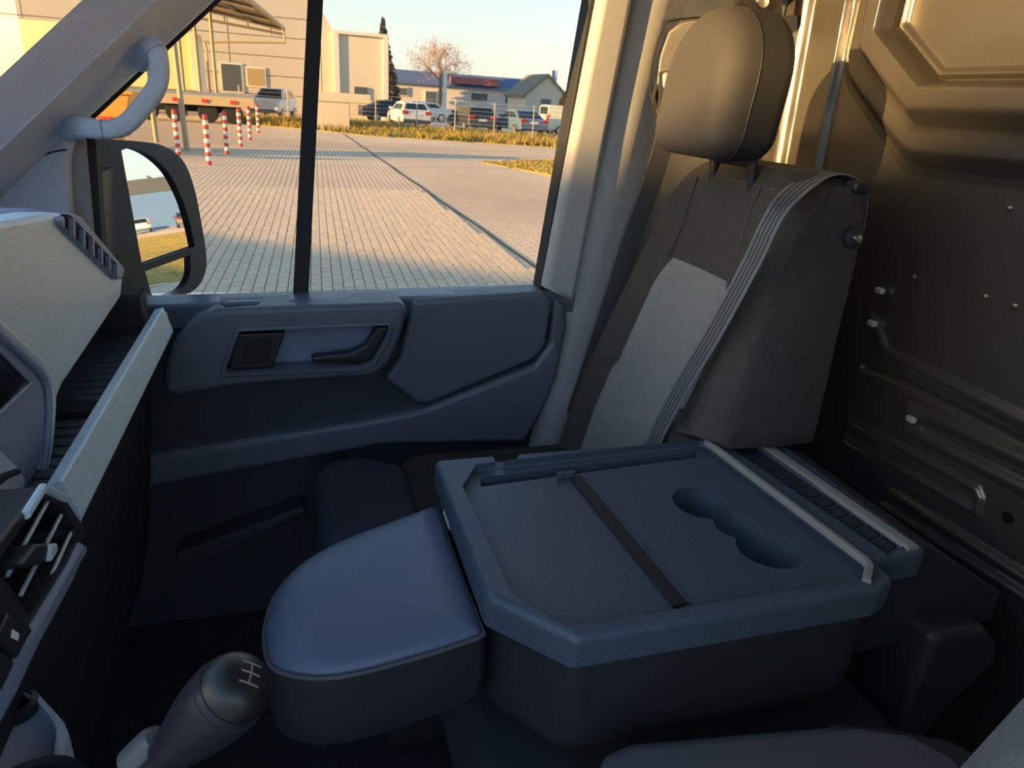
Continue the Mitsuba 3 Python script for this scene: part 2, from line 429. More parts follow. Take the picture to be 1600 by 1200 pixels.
# blue roofed low building
lb = thing('showroom', 'long low white building with slate blue roof behind the parked cars', 'building')
m('blue_roof', prin((0.12, 0.17, 0.30), 0.5)); m('white_wall', prin((0.66, 0.60, 0.55), 0.7)); m('sign_red', prin((0.35, 0.12, 0.12), 0.6))
obj('wall', box(11.5, 36, 105, 118, 0, 3.4), M['white_wall'], lb, smooth=False)
obj('roof', prism([(104.2, 3.3), (118.5, 3.3), (118.5, 5.0), (106.5, 5.0)], 11, 36.5, 'x'), M['blue_roof'], lb, smooth=False)
obj('fascia_sign', box(21, 28, 104.0, 104.9, 3.7, 4.6), M['sign_red'], lb, smooth=False)
for x0, w_, z0, z1 in ((13, 2.2, 1.6, 2.8), (17.5, 1.8, .8, 2.6), (24, 2.6, 1.6, 2.8), (29, 2.2, 1.4, 2.8), (33, 1.8, 1.4, 2.8)):
    w = obj('window', box(x0, x0 + w_, 104.8, 105.1, z0, z1, .03), M['frame_w'], lb, smooth=False)
    obj('pane', box(x0 + .15, x0 + w_ - .15, 104.75, 104.85, z0 + .15, z1 - .15), M['win'], w, smooth=False)
hs = thing('house', 'small cream gabled house right of the bare tree', 'house')
obj('wall', prism([(27.0, 0), (32.2, 0), (32.2, 2.8), (29.6, 5.0), (27.0, 2.8)], 88, 96, 'y'), M['wall_cream'], hs, smooth=False)
m('roof_brown', prin((0.2, 0.17, 0.13), 0.7))
for s in (-1, 1):
    obj('roof', prism([(29.6, 5.0), (29.6, 5.25), (29.6 + s*3.0, 2.7), (29.6 + s*3.0, 2.45)], 87.6, 96.4, 'y'), M['roof_brown'], hs, smooth=False)
obj('window', box(29.0, 30.2, 87.9, 88.1, 1.2, 2.4, .03), M['win'], hs, smooth=False)
bh = thing('depot', 'dark blue depot building at the right horizon', 'building')
m('navy', prin((0.10, 0.13, 0.22), 0.6))
obj('wall', box(54, 72, 118, 130, 0, 4.2), M['navy'], bh, smooth=False); obj('roof_edge', box(53.7, 72.3, 117.7, 130.3, 4.2, 4.6), M['black_plastic'], bh, smooth=False)
obj('door', box(57, 61, 117.8, 118.1, 0, 3.2), M['frame_w'], bh, smooth=False)
# sign on post, right
sg = thing('sign_board', 'small white framed notice board near the white van', 'sign')
obj('post', cyl(V(26.5, 61, 0), V(26.5, 61, 3.4), .06, 8), M['frame_w'], sg)
obj('board', box(25.6, 27.4, 60.95, 61.05, 1.9, 3.5, .02), M['frame_w'], sg, smooth=False); obj('panel', box(26.1, 26.9, 60.9, 61.0, 2.2, 3.0), M['navy'], sg, smooth=False)

# ---- poles
def pole(x, y, h, r, mm, lab, c='pole'): return tag(obj('flagpole' if c == 'flagpole' else 'pole', tube([V(x, y, 0), V(x, y, h*.5), V(x, y, h)], [r, r*.9, r*.75], 10), M[mm]), lab, c)
m('pole_w', prin((0.8, 0.76, 0.66), 0.5))
pole(6.25, 90, 5.1, .26, 'pole_w', 'thick white pole left of the bare tree')
pole(15.9, 82, 4.6, .24, 'pole_w', 'thick white pole in front of the bare tree')
m('flag_blue', prin((0.25, 0.32, 0.5), 0.7))
for x, h, l in ((34.2, 6.3, 'left'), (37.7, 6.2, 'right')):
    k = thing('banner_flag', f'{l} of two small blue banner flags above the orange shrubs', 'flag')
    obj('pole', cyl(V(x, 100, 0), V(x, 100, h), .07, 8), M['pole_w'], k)
    obj('cloth', loft([[V(x + .05 + u*.75, 100 + .12*math.sin(u*5 + z), z) for u in np.linspace(0, 1, 7)] for z in np.linspace(h - 3.2, h - .1, 8)]), M['flag_blue'], k, smooth=True)
lp = thing('street_lamp', 'thin street lamp with a short arm above the white van', 'street lamp')
obj('pole', tube([V(37, 88, 0), V(37, 88, 5.4), V(37.05, 88, 6.2)], [.12, .09, .07], 8), M['galv'], lp)
obj('arm', tube(smooth_path([V(37.05, 88, 6.1), V(37.3, 88, 6.6), V(39.0, 88, 6.8)], 5), .06, 8), M['galv'], lp)
obj('lamp_head', rbox((39.4, 88, 6.8), (1.0, .35, .18), .06, 6), M['galv'], lp)

# ---- trees
def branch(P0, d, L, r, lev, rng, out, tips):
    n = 5; pts = [P0]; dd = d.copy()
    for i in range(n):
        dd = dd + rng.normal(0, .10, 3) + V(0, 0, .03); dd /= np.linalg.norm(dd); pts.append(pts[-1] + dd*L/n)
    rad = np.linspace(r, r*.55, n + 1)
    out.append(tube(pts, rad, 6 if lev < 2 else 4))
    if lev >= 4: tips.append(pts[-1]); return
    k = 4 if lev < 2 else 3
    for j in range(k):
        t = pts[-1] if j == 0 else pts[rng.integers(2, n + 1)]
        a = rng.normal(0, 1, 3); a -= dd*(a @ dd); a /= np.linalg.norm(a)
        nd = dd*rng.uniform(.55, .85) + a*rng.uniform(.5, .9); nd /= np.linalg.norm(nd)
        branch(t, nd, L*rng.uniform(.6, .8), r*.52, lev + 1, rng, out, tips)
m('bark', prin((0.22, 0.14, 0.09), 0.9)); m('twig', prin((0.40, 0.24, 0.15), 0.9))
def leaves_mesh(P, s, rng):
    n = len(P); a = rng.normal(0, 1, (n, 3)); a /= np.linalg.norm(a, axis=1, keepdims=True); b = np.cross(a, rng.normal(0, 1, (n, 3))); b /= np.linalg.norm(b, axis=1, keepdims=True)
    s = s*rng.uniform(.6, 1.3, (n, 1)); v = np.stack([P - a*s, P + b*s*.6, P + a*s, P - b*s*.6], 1).reshape(-1, 3)
    i = np.arange(n)*4; f = np.vstack([np.c_[i, i + 1, i + 2], np.c_[i, i + 2, i + 3]]); return v, f
rng = np.random.default_rng(12); out, tips = [], []
TX, TY = 18.0, 96.0
tk = thing('bare_tree', 'bare round winter tree with reddish brown twigs above the blue-roofed building', 'tree')
obj('trunk', tube([V(TX, TY, 0), V(TX + .1, TY, 2), V(TX, TY, 4)], [.28, .24, .2], 8), M['bark'], tk)
for q in range(7):
    a = q*2*np.pi/7; d = V(math.cos(a)*.8, math.sin(a)*.8, .75); d /= np.linalg.norm(d)
    branch(V(TX, TY, 3.2 + .15*q), d, 2.1, .11, 1, rng, out, tips)
branch(V(TX, TY, 4), V(0, 0, 1.), 2.2, .15, 1, rng, out, tips)
obj('branches', cat(out), M['twig'], tk)
tp = np.array(tips); tw_ = np.repeat(tp, 6, 0) + rng.normal(0, .35, (len(tp)*6, 3))
k = obj('leaves', leaves_mesh(tw_, .10, rng), M['twig'], tk, smooth=False); labels[k] = {'kind': 'stuff', 'label': 'fine reddish twigs and dry leaves'}
m('orange_leaf', prin((0.42, 0.19, 0.06), 0.8)); m('brown_leaf', prin((0.16, 0.13, 0.09), 0.9)); m('conifer', prin((0.14, 0.11, 0.07), 0.9))
def shrub(x, y, w, h, lab, mm, z0=.3, n=900, seed=0, name='shrub', c='shrub', s=.16):
    rng = np.random.default_rng(seed); u = rng.normal(0, 1, (n, 3)); u /= np.linalg.norm(u, axis=1, keepdims=True); u *= rng.uniform(.55, 1, (n, 1))**.5
    P = V(x, y, z0 + (h - z0)/2) + u*V(w/2, w/2, (h - z0)/2)
    k = thing(name, lab, c); kk = obj('foliage', leaves_mesh(P, s, rng), M[mm], k, smooth=False); labels[kk] = {'kind': 'stuff'}
    obj('trunk', cyl(V(x, y, 0), V(x, y, h*.6), .07, 6), M['bark'], k)
shrub(28.4, 76, 2.6, 3.5, 'leftmost orange autumn shrub behind the dark hatchbacks', 'orange_leaf', seed=1)
shrub(36.5, 82, 3.3, 3.5, 'middle orange-brown autumn shrub behind the parked sedan', 'orange_leaf', seed=2)
shrub(41.5, 82, 3.3, 3.3, 'right orange-brown autumn shrub beside the white van', 'orange_leaf', seed=3)
# conifer behind the annex
rng = np.random.default_rng(9); n = 1500; tz = rng.uniform(0, 1, n)**1.2; rr = (1 - tz)*2.4*rng.uniform(.4, 1, n)**.5; aa = rng.uniform(0, 6.28, n)
P = np.c_[11.3 + rr*np.cos(aa), 100 + rr*np.sin(aa), 1 + tz*9.5]
ck = thing('conifer', 'dark brown conifer peeking out behind the cream annex', 'tree')
kk = obj('foliage', leaves_mesh(P, .3, rng), M['conifer'], ck, smooth=False); labels[kk] = {'kind': 'stuff'}; obj('trunk', cyl(V(11.3, 100, 0), V(11.3, 100, 9), .15, 6), M['bark'], ck)
# distant wood
rng = np.random.default_rng(21); n = 9000; tt = rng.uniform(0, 1, n)
P = np.c_[20 + tt*230, 205 - tt*60 + rng.uniform(-4, 4, n), rng.uniform(0, 1, n)*(3.8 + 2.2*meshkit.fbm(np.c_[tt*40, tt*0, tt*0], 3, 2))]
tag(obj('tree_line', leaves_mesh(P, .9, rng), M['brown_leaf'], smooth=False), 'low brown line of trees along the horizon', 'trees', kind='stuff')

# ---- cars
m('car_white', prin((0.66, 0.66, 0.64), 0.25, clearcoat=1.0)); m('car_black', prin((0.03, 0.035, 0.045), 0.2, clearcoat=1.0)); m('car_blue', prin((0.10, 0.16, 0.26), 0.2, clearcoat=1.0))
m('car_cream', prin((0.72, 0.68, 0.50), 0.3, clearcoat=.6)); m('car_dark', prin((0.05, 0.055, 0.065), 0.2, clearcoat=1.0)); m('car_glass', prin((0.02, 0.03, 0.035), 0.06)); m('tyre', prin((0.02, 0.02, 0.02), 0.8)); m('rim', prin((0.5, 0.5, 0.5), 0.3, metallic=.7)); m('tail', prin((0.5, 0.03, 0.03), 0.2)); m('lampw', prin((0.75, 0.75, 0.72), 0.15)); m('plate', prin((0.75, 0.74, 0.68), 0.5))
def car(kind, x, y, ang, paint, lab, decal=None, group=None):
    """Car pointing +u at heading ang (radians, 0 = +X)."""
    S = dict(hatch=dict(L=4.2, W=1.78, H=1.47, low=[(-2.1, .35), (-2.08, .8), (-2.0, .98), (.85, 1.0), (1.75, .85), (2.1, .65), (2.1, .3)], cab=[(-2.0, .95), (-1.65, 1.40), (-1.2, 1.47), (.2, 1.44), (1.0, .97)]),
             sedan=dict(L=4.5, W=1.8, H=1.45, low=[(-2.25, .35), (-2.25, .95), (-1.6, 1.0), (.95, .98), (1.9, .82), (2.25, .6), (2.25, .3)], cab=[(-1.75, .97), (-1.0, 1.38), (-.5, 1.45), (.3, 1.42), (1.1, .95)]),
             suv=dict(L=4.5, W=1.85, H=1.7, low=[(-2.2, .4), (-2.2, 1.0), (-2.1, 1.1), (.8, 1.12), (1.9, 1.02), (2.2, .8), (2.2, .38)], cab=[(-2.1, 1.08), (-1.9, 1.6), (-1.4, 1.7), (.1, 1.66), (.95, 1.1)]),
             van=dict(L=4.4, W=1.8, H=1.82, low=[(-2.2, .35), (-2.2, 1.1), (.9, 1.1), (1.75, .98), (2.15, .75), (2.2, .3)], cab=[(-2.2, 1.08), (-2.15, 1.74), (-2.0, 1.82), (.1, 1.8), (.55, 1.7), (1.25, 1.06)]))[kind]
    W = S['W']; k = thing('car', lab, 'van' if kind == 'van' else 'car', group)
    tw = T().translate([x, y, 0]).rotate([0, 0, 1], math.degrees(ang))
    def o(nm, me, mm, par=k, sm=35): return put(nm, {**mikit.ply(me, M[mm], smooth=sm), 'to_world': tw}, par)
    low = prism(S['low'], -W/2, W/2, 'y', 0.09, corner=.08)
    for wx in (-1.3, 1.32):
        pass
    o('body', low, paint)
    c = np.array(S['cab']); rows = []
    def cabin(sc, dy, top):
        pts = ccw(Polygon(c)); ce = c.mean(0)
        r = []
        for t_ in np.linspace(0, 1, 3): pass
        return pts
    pts = ccw(Polygon(c)); k2 = len(pts); zmin, zmax = pts[:, 1].min(), pts[:, 1].max()
    L_, R_ = [], []
    for p in pts:
        hw = W/2 - .04 - .22*(p[1] - zmin)/(zmax - zmin) if kind != 'van' else W/2 - .03 - .12*(p[1] - zmin)/(zmax - zmin)
        L_.append((p[0], -hw, p[1])); R_.append((p[0], hw, p[1]))
    o('cabin', hullpts(L_ + R_), paint)
    def quad(i0, i1, u0, u1, s, out, y0=.12):
        pass
    # glazing: slightly proud panels on the cabin's rear, front and sides
    def interp(t, a, b): return V(*a)*(1 - t) + V(*b)*t
    cc = [V(p[0], 0, p[1]) for p in c]
    def hwid(z): return (W/2 - .04 - .22*(z - zmin)/(zmax - zmin)) if kind != 'van' else (W/2 - .03 - .12*(z - zmin)/(zmax - zmin))
    def pane(nm, a, b, t0, t1, inset_, outdir):
        A, B = interp(t0, a, b), interp(t1, a, b)
        P = []
        for q in (A, B):
            for s in (-1, 1):
                for e in (0, 1): P.append(q + V(0, s*(hwid(q[2]) - inset_), 0) + V(*outdir)*(.012*e - .004))
        o(nm, hullpts(P), 'car_glass', sm=False)
    pane('rear_window', cc[0], cc[1], .25 if kind != 'sedan' else .1, .95, .12, (-.8, 0, .5))
    pane('windscreen', cc[-1], cc[-2], .08, .95, .1, (.7, 0, .7))
    for s in (-1, 1):
        zb, zt = zmin + .08*(zmax - zmin) + .02, zmax - .14
        def xedge(z, front):
            e = [(p[0], p[1]) for p in (c[::-1] if front else c)]
            for (xa, za), (xb, zb_) in zip(e[:-1], e[1:]):
                if za <= z <= zb_: return xa + (xb - xa)*(z - za)/(zb_ - za + 1e-9)
            return e[0][0]
        xr0, xr1 = xedge(zb, 0) + .25, xedge(zt, 0) + .25
        if kind == 'van': xr0 = xr1 = -.1
        xf0, xf1 = xedge(zb, 1) - .22, xedge(zt, 1) - .15
        cuts = [0, .5, 1] if kind != 'van' else [0, 1]
        for t0, t1 in zip(cuts[:-1], cuts[1:]):
            t0, t1 = t0 + .015, t1 - .015
            P = []
            for e in (0, 1):
                for z, xr, xf in ((zb, xr0, xf0), (zt, xr1, xf1)):
                    for t_ in (t0, t1): P.append(V(xr + (xf - xr)*t_, s*(hwid(z) + .012*e - .006), z))
            o('side_window', hullpts(P), 'car_glass', sm=False)
        o('mirror', rbox((xf0 - .05, s*(W/2 + .06), zmin + .1), (.16, .2, .15), .05, 6), paint)
    for wx in (-S['L']*.30, S['L']*.305):
        for s in (-1, 1):
            w = o('wheel', lathe([(.2, -.1), (.30, -.1), (.32, -.06), (.32, .06), (.30, .1), (.2, .1)], 20, (wx, s*(W/2 - .09), .32), (0, 1, 0)), 'tyre')
            o('rim', lathe([(.001, -.105), (.21, -.105), (.21, .105), (.001, .105)], 14, (wx, s*(W/2 - .088), .32), (0, 1, 0)), 'rim', w)
    xr = S['low'][1][0]
    for s in (-1, 1):
        o('tail_light', rbox((xr + .06, s*(W/2 - .2), .88 if kind != 'van' else 1.0), (.14, .36, .2 if kind != 'van' else .45), .03, 6), 'tail')
        o('headlight', rbox((S['low'][-2][0] - .12, s*(W/2 - .26), .68 if kind != 'suv' else .88), (.3, .4, .16), .05, 6), 'lampw')
    o('number_plate', rbox((xr - .01, 0, .72 if kind != 'sedan' else .78), (.03, .5, .12), .01, 6), 'plate')
    o('bumper', rbox((S['low'][0][0] + .06, 0, .42), (.2, W - .1, .2), .06, 6), 'car_dark')
    o('bumper', rbox((S['low'][-1][0] - .08, 0, .42), (.2, W - .12, .22), .06, 6), 'car_dark')
    if decal:
        for i in range(4): o('lettering', box(-1.3 + i*.27, -1.12 + i*.27, -W/2 - .004, -W/2 + .05, 1.05, 1.3), decal, sm=False)
    return k
PI = math.pi
car('suv', -1.2, 48.8, -PI/2 - .25, M and 'car_white', 'white SUV facing the yard in front of the warehouse')
car('hatch', 6.75, 46.3, PI/2 + .1, 'car_white', 'white hatchback seen from behind under the bare tree', group=None)
car('hatch', 10.45, 45.2, PI/2 + .12, 'car_black', 'dark hatchback seen from behind, between the white hatchback and the dark sedan')
car('sedan', 13.2, 44.0, PI/2 + .12, 'car_blue', 'dark blue car parked beside the white delivery van')
car('van', 17.6, 46.2, .05, 'car_cream', 'cream white delivery van parked at the end of the row', decal='galv')
car('sedan', 9.4, 58.0, PI + .3, 'car_white', 'white sedan farther back by the showroom')
car('sedan', 6.6, 52.5, .1, 'car_black', 'black car farther back, left of the white sedan, beside the annex')
car('hatch', 20.6, 61, PI + .2, 'car_cream', 'cream car half hidden behind the dark hatchback')

# ---- canopy, trailer, skip, truck
m('canopy_wood', prin((0.42, 0.30, 0.17), 0.7)); m('canopy_beam', prin((0.22, 0.20, 0.15), 0.6)); m('canopy_post', prin((0.42, 0.36, 0.22), 0.5, metallic=.3)); m('gutter', prin((0.5, 0.40, 0.22), 0.5))
cn = thing('canopy', 'open timber-roofed canopy on thin steel posts', 'canopy')
E0, E1 = V(-2.9, 21.0, 5.15), V(-0.45, 50.0, 5.15)     # eave, right side
U = V(-1.0, .085, 0)*6.6 + V(0, 0, 1.07)                  # up slope to the left
nrm = np.cross(E1 - E0, U); nrm /= np.linalg.norm(nrm)
def slab4(a, b, c_, d, t): return hullpts([p + nrm*s for p in (a, b, c_, d) for s in (0, t)])
npl = 22
for i in range(npl):
    a, b = E0 + (E1 - E0)*(i/npl), E0 + (E1 - E0)*((i + .96)/npl)
    obj('roof_board', slab4(a, b, b + U, a + U, .05 if i % 2 else .09), M['canopy_wood'], cn, smooth=False)
for t in (.18, .38, .58, .78, .985):
    a = E0 + (E1 - E0)*t + V(0, 0, -.12)
    obj('rafter', tube([a, a + U], .11, 6), M['canopy_beam'], cn)
for s in (.25, .6, .95):
    obj('purlin', tube([E0 + U*s + V(0, 0, -.08), E1 + U*s + V(0, 0, -.08)], .09, 6), M['canopy_beam'], cn)
obj('gutter', tube([E0 + V(.1, 0, -.02), E1 + V(.1, 0, -.02)], .11, 8), M['gutter'], cn)
obj('truss_beam', tube([E1 + V(0, 0, -.35), E1 + U*1.0 + V(0, 0, -.75)], .09, 6), M['canopy_beam'], cn)
for s in (.1, .3, .5): obj('brace', tube([E1 + U*s + V(0, 0, -.1), E1 + U*s + V(0, 0, -.55)], .06, 6), M['canopy_beam'], cn)
obj('downpipe', tube(smooth_path([E1 + V(.1, 0, -.05), E1 + V(.1, 0, -.75), E1 + V(-.3, 0, -.85), E1 + V(-4.2, 0, -1.15), E1 + V(-4.4, 0, -1.5), E1 + V(-4.4, 0, -5.1)], 3), .06, 8), M['gutter'], cn)
for s in (.62, .76, .90): q = E1 + U*s; obj('post', cyl(V(q[0]*.88, 44.4, 0), V(q[0]*.88, 44.4, q[2] - .15), .09, 10), M['canopy_post'], cn)
for q in ((-2.9448, 22.58, 0), (-4.1118, 25.13, 0), (-6.0561, 29.29, 0)): obj('post', cyl(V(q[0], q[1], 0), V(q[0] - .1, q[1], 5.6), .075, 10), M['canopy_post'], cn)

m('tarp', prin((0.78, 0.70, 0.34), 0.6)); m('orange', prin((0.72, 0.36, 0.05), 0.5)); m('trailer_blue', prin((0.25, 0.32, 0.4), 0.5)); m('trailer_side', prin((0.55, 0.44, 0.28), 0.6))
tt_ = thing('box_trailer', 'pale yellow tarpaulin box trailer standing under the canopy', 'trailer')
obj('box', box(-16, -4.9, 45, 47.3, 1.28, 4.17, .12), M['tarp'], tt_)
obj('corner_cap', box(-5.2, -4.8, 44.9, 47.4, 1.28, 4.22, .1), M['white'], tt_)
for wx in (-14.5, -13.2, -9.0): obj('wheel', lathe([(.001, -.15), (.45, -.15), (.5, -.1), (.5, .1), (.45, .15), (.001, .15)], 18, (wx, 45.2, .5), (0, 1, 0)), M['tyre'], tt_)
obj('chassis', box(-15.8, -5.2, 45.3, 47, .85, 1.3, .05), M['canopy_beam'], tt_, smooth=False)
fb = thing('flatbed_trailer', 'low flatbed trailer with blue edge and dark wheels behind the bollards', 'trailer')
obj('deck', box(-7.2, -1.8, 38.2, 40.4, 1.20, 1.33), M['trailer_blue'], fb, smooth=False)
obj('side_board', box(-7.2, -1.8, 38.0, 38.2, .78, 1.22, .02), M['trailer_side'], fb, smooth=False)
for x_ in np.arange(-6.6, -1.9, 1.25): obj('reflector', box(x_, x_ + .25, 37.95, 38.02, .9, 1.06), M['red'], fb, smooth=False)
obj('underframe', box(-7.1, -2.6, 38.9, 39.8, .45, .82), M['tyre'], fb, smooth=False)
for wx in (-6.5, -5.3, -3.9, -2.8):
    w = obj('wheel', lathe([(.16, -.15), (.42, -.15), (.46, -.1), (.46, .1), (.42, .15), (.16, .15)], 20, (wx, 38.4, .46), (0, 1, 0)), M['tyre'], fb)
    obj('hub', lathe([(.001, -.12), (.17, -.12), (.17, .12), (.001, .12)], 12, (wx, 38.4, .46), (0, 1, 0)), M['galv'], w)
sk = thing('skip', 'low orange steel skip behind the grab handle', 'skip')
obj('body', prism([(-7.3, .35), (-4.25, .35), (-3.95, 1.42), (-7.8, 1.42)], 21.2, 22.2, 'y', .04), M['orange'], sk, smooth=False)
obj('rim', box(-7.85, -3.9, 21.1, 22.3, 1.40, 1.48, .02), M['orange'], sk, smooth=False)
obj('base', box(-7.1, -4.4, 21.3, 22.1, .03, .36, .03), M['orange'], sk, smooth=False)
obj('front_marker', box(-4.75, -4.45, 21.1, 21.2, .45, .85), M['red'], sk, smooth=False); obj('front_marker', box(-4.2, -4.06, 21.12, 21.22, .5, .85), M['red'], sk, smooth=False)
bar_ = thing('barrier', 'red and white barrier board low beside the door mirror', 'barrier')
for i in range(6): obj('red_band' if i % 2 == 0 else 'white_band', box(-8.95 + i*.75, -8.2 + i*.75, 19.9, 19.96, .55, .85), M['red'] if i % 2 == 0 else M['white'], bar_, smooth=False)
for x_ in (-8.7, -4.65): obj('leg', box(x_, x_ + .1, 19.88, 19.98, 0, .6), M['white'], bar_, smooth=False)
# corrugated wall seen through the windscreen
cw = thing('corrugated_shed', 'sunlit corrugated shed wall seen through the windscreen', 'shed')
m('corr', prin((0.75, 0.66, 0.46), 0.55)); m('corr_red', prin((0.68, 0.36, 0.22), 0.6)); m('corr_yel', prin((0.78, 0.64, 0.26), 0.6))
def corr(x0, x1, y, z0, z1):
    xs = np.arange(x0, x1, .16); ys = y + .16*np.sin(xs*2*np.pi/1.5)
    return loft([[V(a, b, z) for a, b in zip(xs, ys)] for z in (z0, z1)])
obj('wall_sheet', corr(-49, -23.9, 55.5, 0, 8.2), M['corr'], cw, smooth=True)
obj('red_stripe', corr(-49, -24.4, 55.4, 6.0, 7.0), M['corr_red'], cw, smooth=True)
obj('yellow_base', corr(-49, -24.4, 55.4, 1.0, 4.0), M['corr_yel'], cw, smooth=True)
obj('corner_post', box(-24.1, -22.8, 55.1, 55.9, 0, 8.4, .05), M['tarp'], cw, smooth=False)
obj('gate_leaf', box(-22.7, -18.5, 55.75, 55.9, 0, 8.2, .05), M['cladding'], cw, smooth=False)
obj('back_wall', box(-49, -23.9, 55.7, 55.9, 0, 8.1), M['cladding'], cw, smooth=False)

# ---- hall behind the van (its shadow lies over the van) and the blue hall seen in the mirror
sh = thing('dealer_hall', 'long pale hall behind the van on the driver side', 'building')
hn, ht = V(.56, .83, 0), V(.83, -.56, 0)
hn = hn/np.linalg.norm(hn); ht = ht/np.linalg.norm(ht)
def hbox(t0, t1, n0, n1, z0, z1): return hullpts([ht*t + hn*n + V(0, 0, z) for t in (t0, t1) for n in (n0, n1) for z in (z0, z1)])
HN, HH = -13.0, 4.6
obj('wall', hbox(-3, 40, HN - 12, HN, 0, HH - .3), M['white_wall'], sh, smooth=False)
obj('roof_edge', hbox(-3.2, 40.2, HN - 12.2, HN + .2, HH - .3, HH), M['galv'], sh, smooth=False)
for t in np.arange(-2, 36, 4.0):
    w = obj('window', hbox(t, t + 3, HN - .05, HN + .05, .8, 3.4), M['frame_w'], sh, smooth=False); obj('pane', hbox(t + .1, t + 2.9, HN, HN + .07, .9, 3.3), M['win'], w, smooth=False)
m('hall_blue', prin((0.075, 0.18, 0.46), 0.6)); m('hall_roof', prin((0.05, 0.07, 0.11), 0.6))
ls = thing('lean_to_shed', 'grey lean-to shed ahead of the van whose roof shades the near paving', 'shed')
obj('wall', prism([(-9, 0), (12.5, 0), (12.5, .6), (6.97, 1.36), (3.16, 1.86), (-1.8, 3.2), (-2.59, 3.45), (-9, 5.4)], -20, -12.2, 'x'), M['white_wall'], ls, smooth=False)
for q in range(5): obj('roof_sheet', prism([(-9.2, 5.45), (-2.59, 3.45), (3.16, 1.86), (6.97, 1.36), (12.6, .59), (12.6, .62), (6.97, 1.39), (3.16, 1.89), (-2.59, 3.48), (-9.2, 5.48)], -20.2 + q*1.6, -18.64 + q*1.6 , 'x'), M['hall_roof'], ls, smooth=False)
obj('door', box(-12.25, -12.15, -4, -1, 0, 2.6, .02), M['frame_w'], ls, smooth=False)
bl = thing('blue_hall', 'long blue-grey hall reflected in the door mirror', 'building')
obj('wall', box(86, 99, -3, 34, 0, 3.9), M['hall_blue'], bl, smooth=False); obj('roof_band', box(85.8, 99, -3.2, 34.2, 3.9, 5.4), M['hall_roof'], bl, smooth=False)
obj('pilaster', box(85.6, 86.1, 18, 18.8, 0, 5.4), M['frame_w'], bl, smooth=False)
an = thing('cream_hall', 'sunlit cream hall beside the blue hall in the door mirror', 'building')
obj('wall', box(78, 98, -18, -3.6, 0, 6.6), M['wall_cream'], an, smooth=False); obj('roof_edge', box(77.7, 98, -18.2, -3.4, 6.6, 6.85), M['frame_w'], an, smooth=False)
for i, (xx, yy) in enumerate([(76, 1), (76, 5), (76, 9), (76, 13)]):
    car('hatch' if i % 2 else 'sedan', xx, yy, 0.1, ['car_white', 'car_blue', 'car_white', 'car_dark'][i], ['first white car from the right in the mirror row', 'blue hatchback in the mirror row', 'second white car in the mirror row', 'dark hatchback at the left end of the mirror row'][i])
tag(obj('gate_pillar', box(14.6, 15.05, 7.4, 7.85, 0, 1.5, .05), M['tarp'], smooth=False), 'yellow pillar standing by the grass in the door mirror', 'pillar')

# ================================================================== the van's cab: shell
def cut(a, *bs):
    A = man(a)
    for b in bs: A = A - man(b)
    return tm(A)
struct(obj('floor', box(-.75, 1.08, -.45, 1.52, .60, .65), M['carpet'], smooth=False), 'dark cab floor')
struct(obj('ceiling', box(-.12, 1.15, -.48, 1.62, 2.40, 2.48, .02), M['grey_trim']), 'pale cab roof lining')
struct(obj('wall_left', box(.72, 1.15, -.48, -.42, .5, 2.42, .01), M['grey_trim']), 'driver side door pillar')
struct(obj('wall_front', box(-1.75, -.80, -.45, 1.60, .45, 1.42, .08), M['van_paint']), 'nose of the van below the windscreen')
struct(obj('window_2', loft([[V(-1.05, y, 1.47) for y in (-.40, .5, 1.42)], [V(-.12, y, 2.40) for y in (-.35, .5, 1.36)]]), M['clear_glass'], smooth=False), 'windscreen')

# ---- bulkhead: one pressed steel sheet
XB = 1.08
A_ = [(1.2161, 1.9897), (1.0619, 1.8815), (0.8934, 1.8661)]
yl, zc = A_[0]; y2, zb = A_[1]
OCT = [(yl, 2.37), (yl, zc), (y2, zb), (-.35, zb), (-.47, zc), (-.47, 2.37)]
def sd_poly(P, Q):
    Q = np.array(Q); d = np.full(len(P), 9.0); ins = np.zeros(len(P), bool)
    for a, b in zip(Q, np.roll(Q, -1, 0)):
        e = b - a; w = P - a; t = np.clip((w @ e)/(e @ e), 0, 1)
        d = np.minimum(d, np.linalg.norm(w - t[:, None]*e, axis=1))
        c = (a[1] > P[:, 1]) != (b[1] > P[:, 1])
        with np.errstate(divide='ignore', invalid='ignore'):
            ins ^= c & (P[:, 0] < (b[0] - a[0])*(P[:, 1] - a[1])/(b[1] - a[1]) + a[0])
    return np.where(ins, -d, d)
def sd_line(P, Q):
    Q = np.array(Q); d = np.full(len(P), 9.0)
    for a, b in zip(Q[:-1], Q[1:]):
        e = b - a; w = P - a; t = np.clip((w @ e)/(e @ e), 0, 1)
        d = np.minimum(d, np.linalg.norm(w - t[:, None]*e, axis=1))
    return d
ys = np.arange(-.42, 1.558, .004); zs = np.arange(.66, 2.40, .004)
Yg, Zg = np.meshgrid(ys, zs); P = np.c_[Yg.ravel(), Zg.ravel()]
d = sd_poly(P, OCT)
Rr = .05
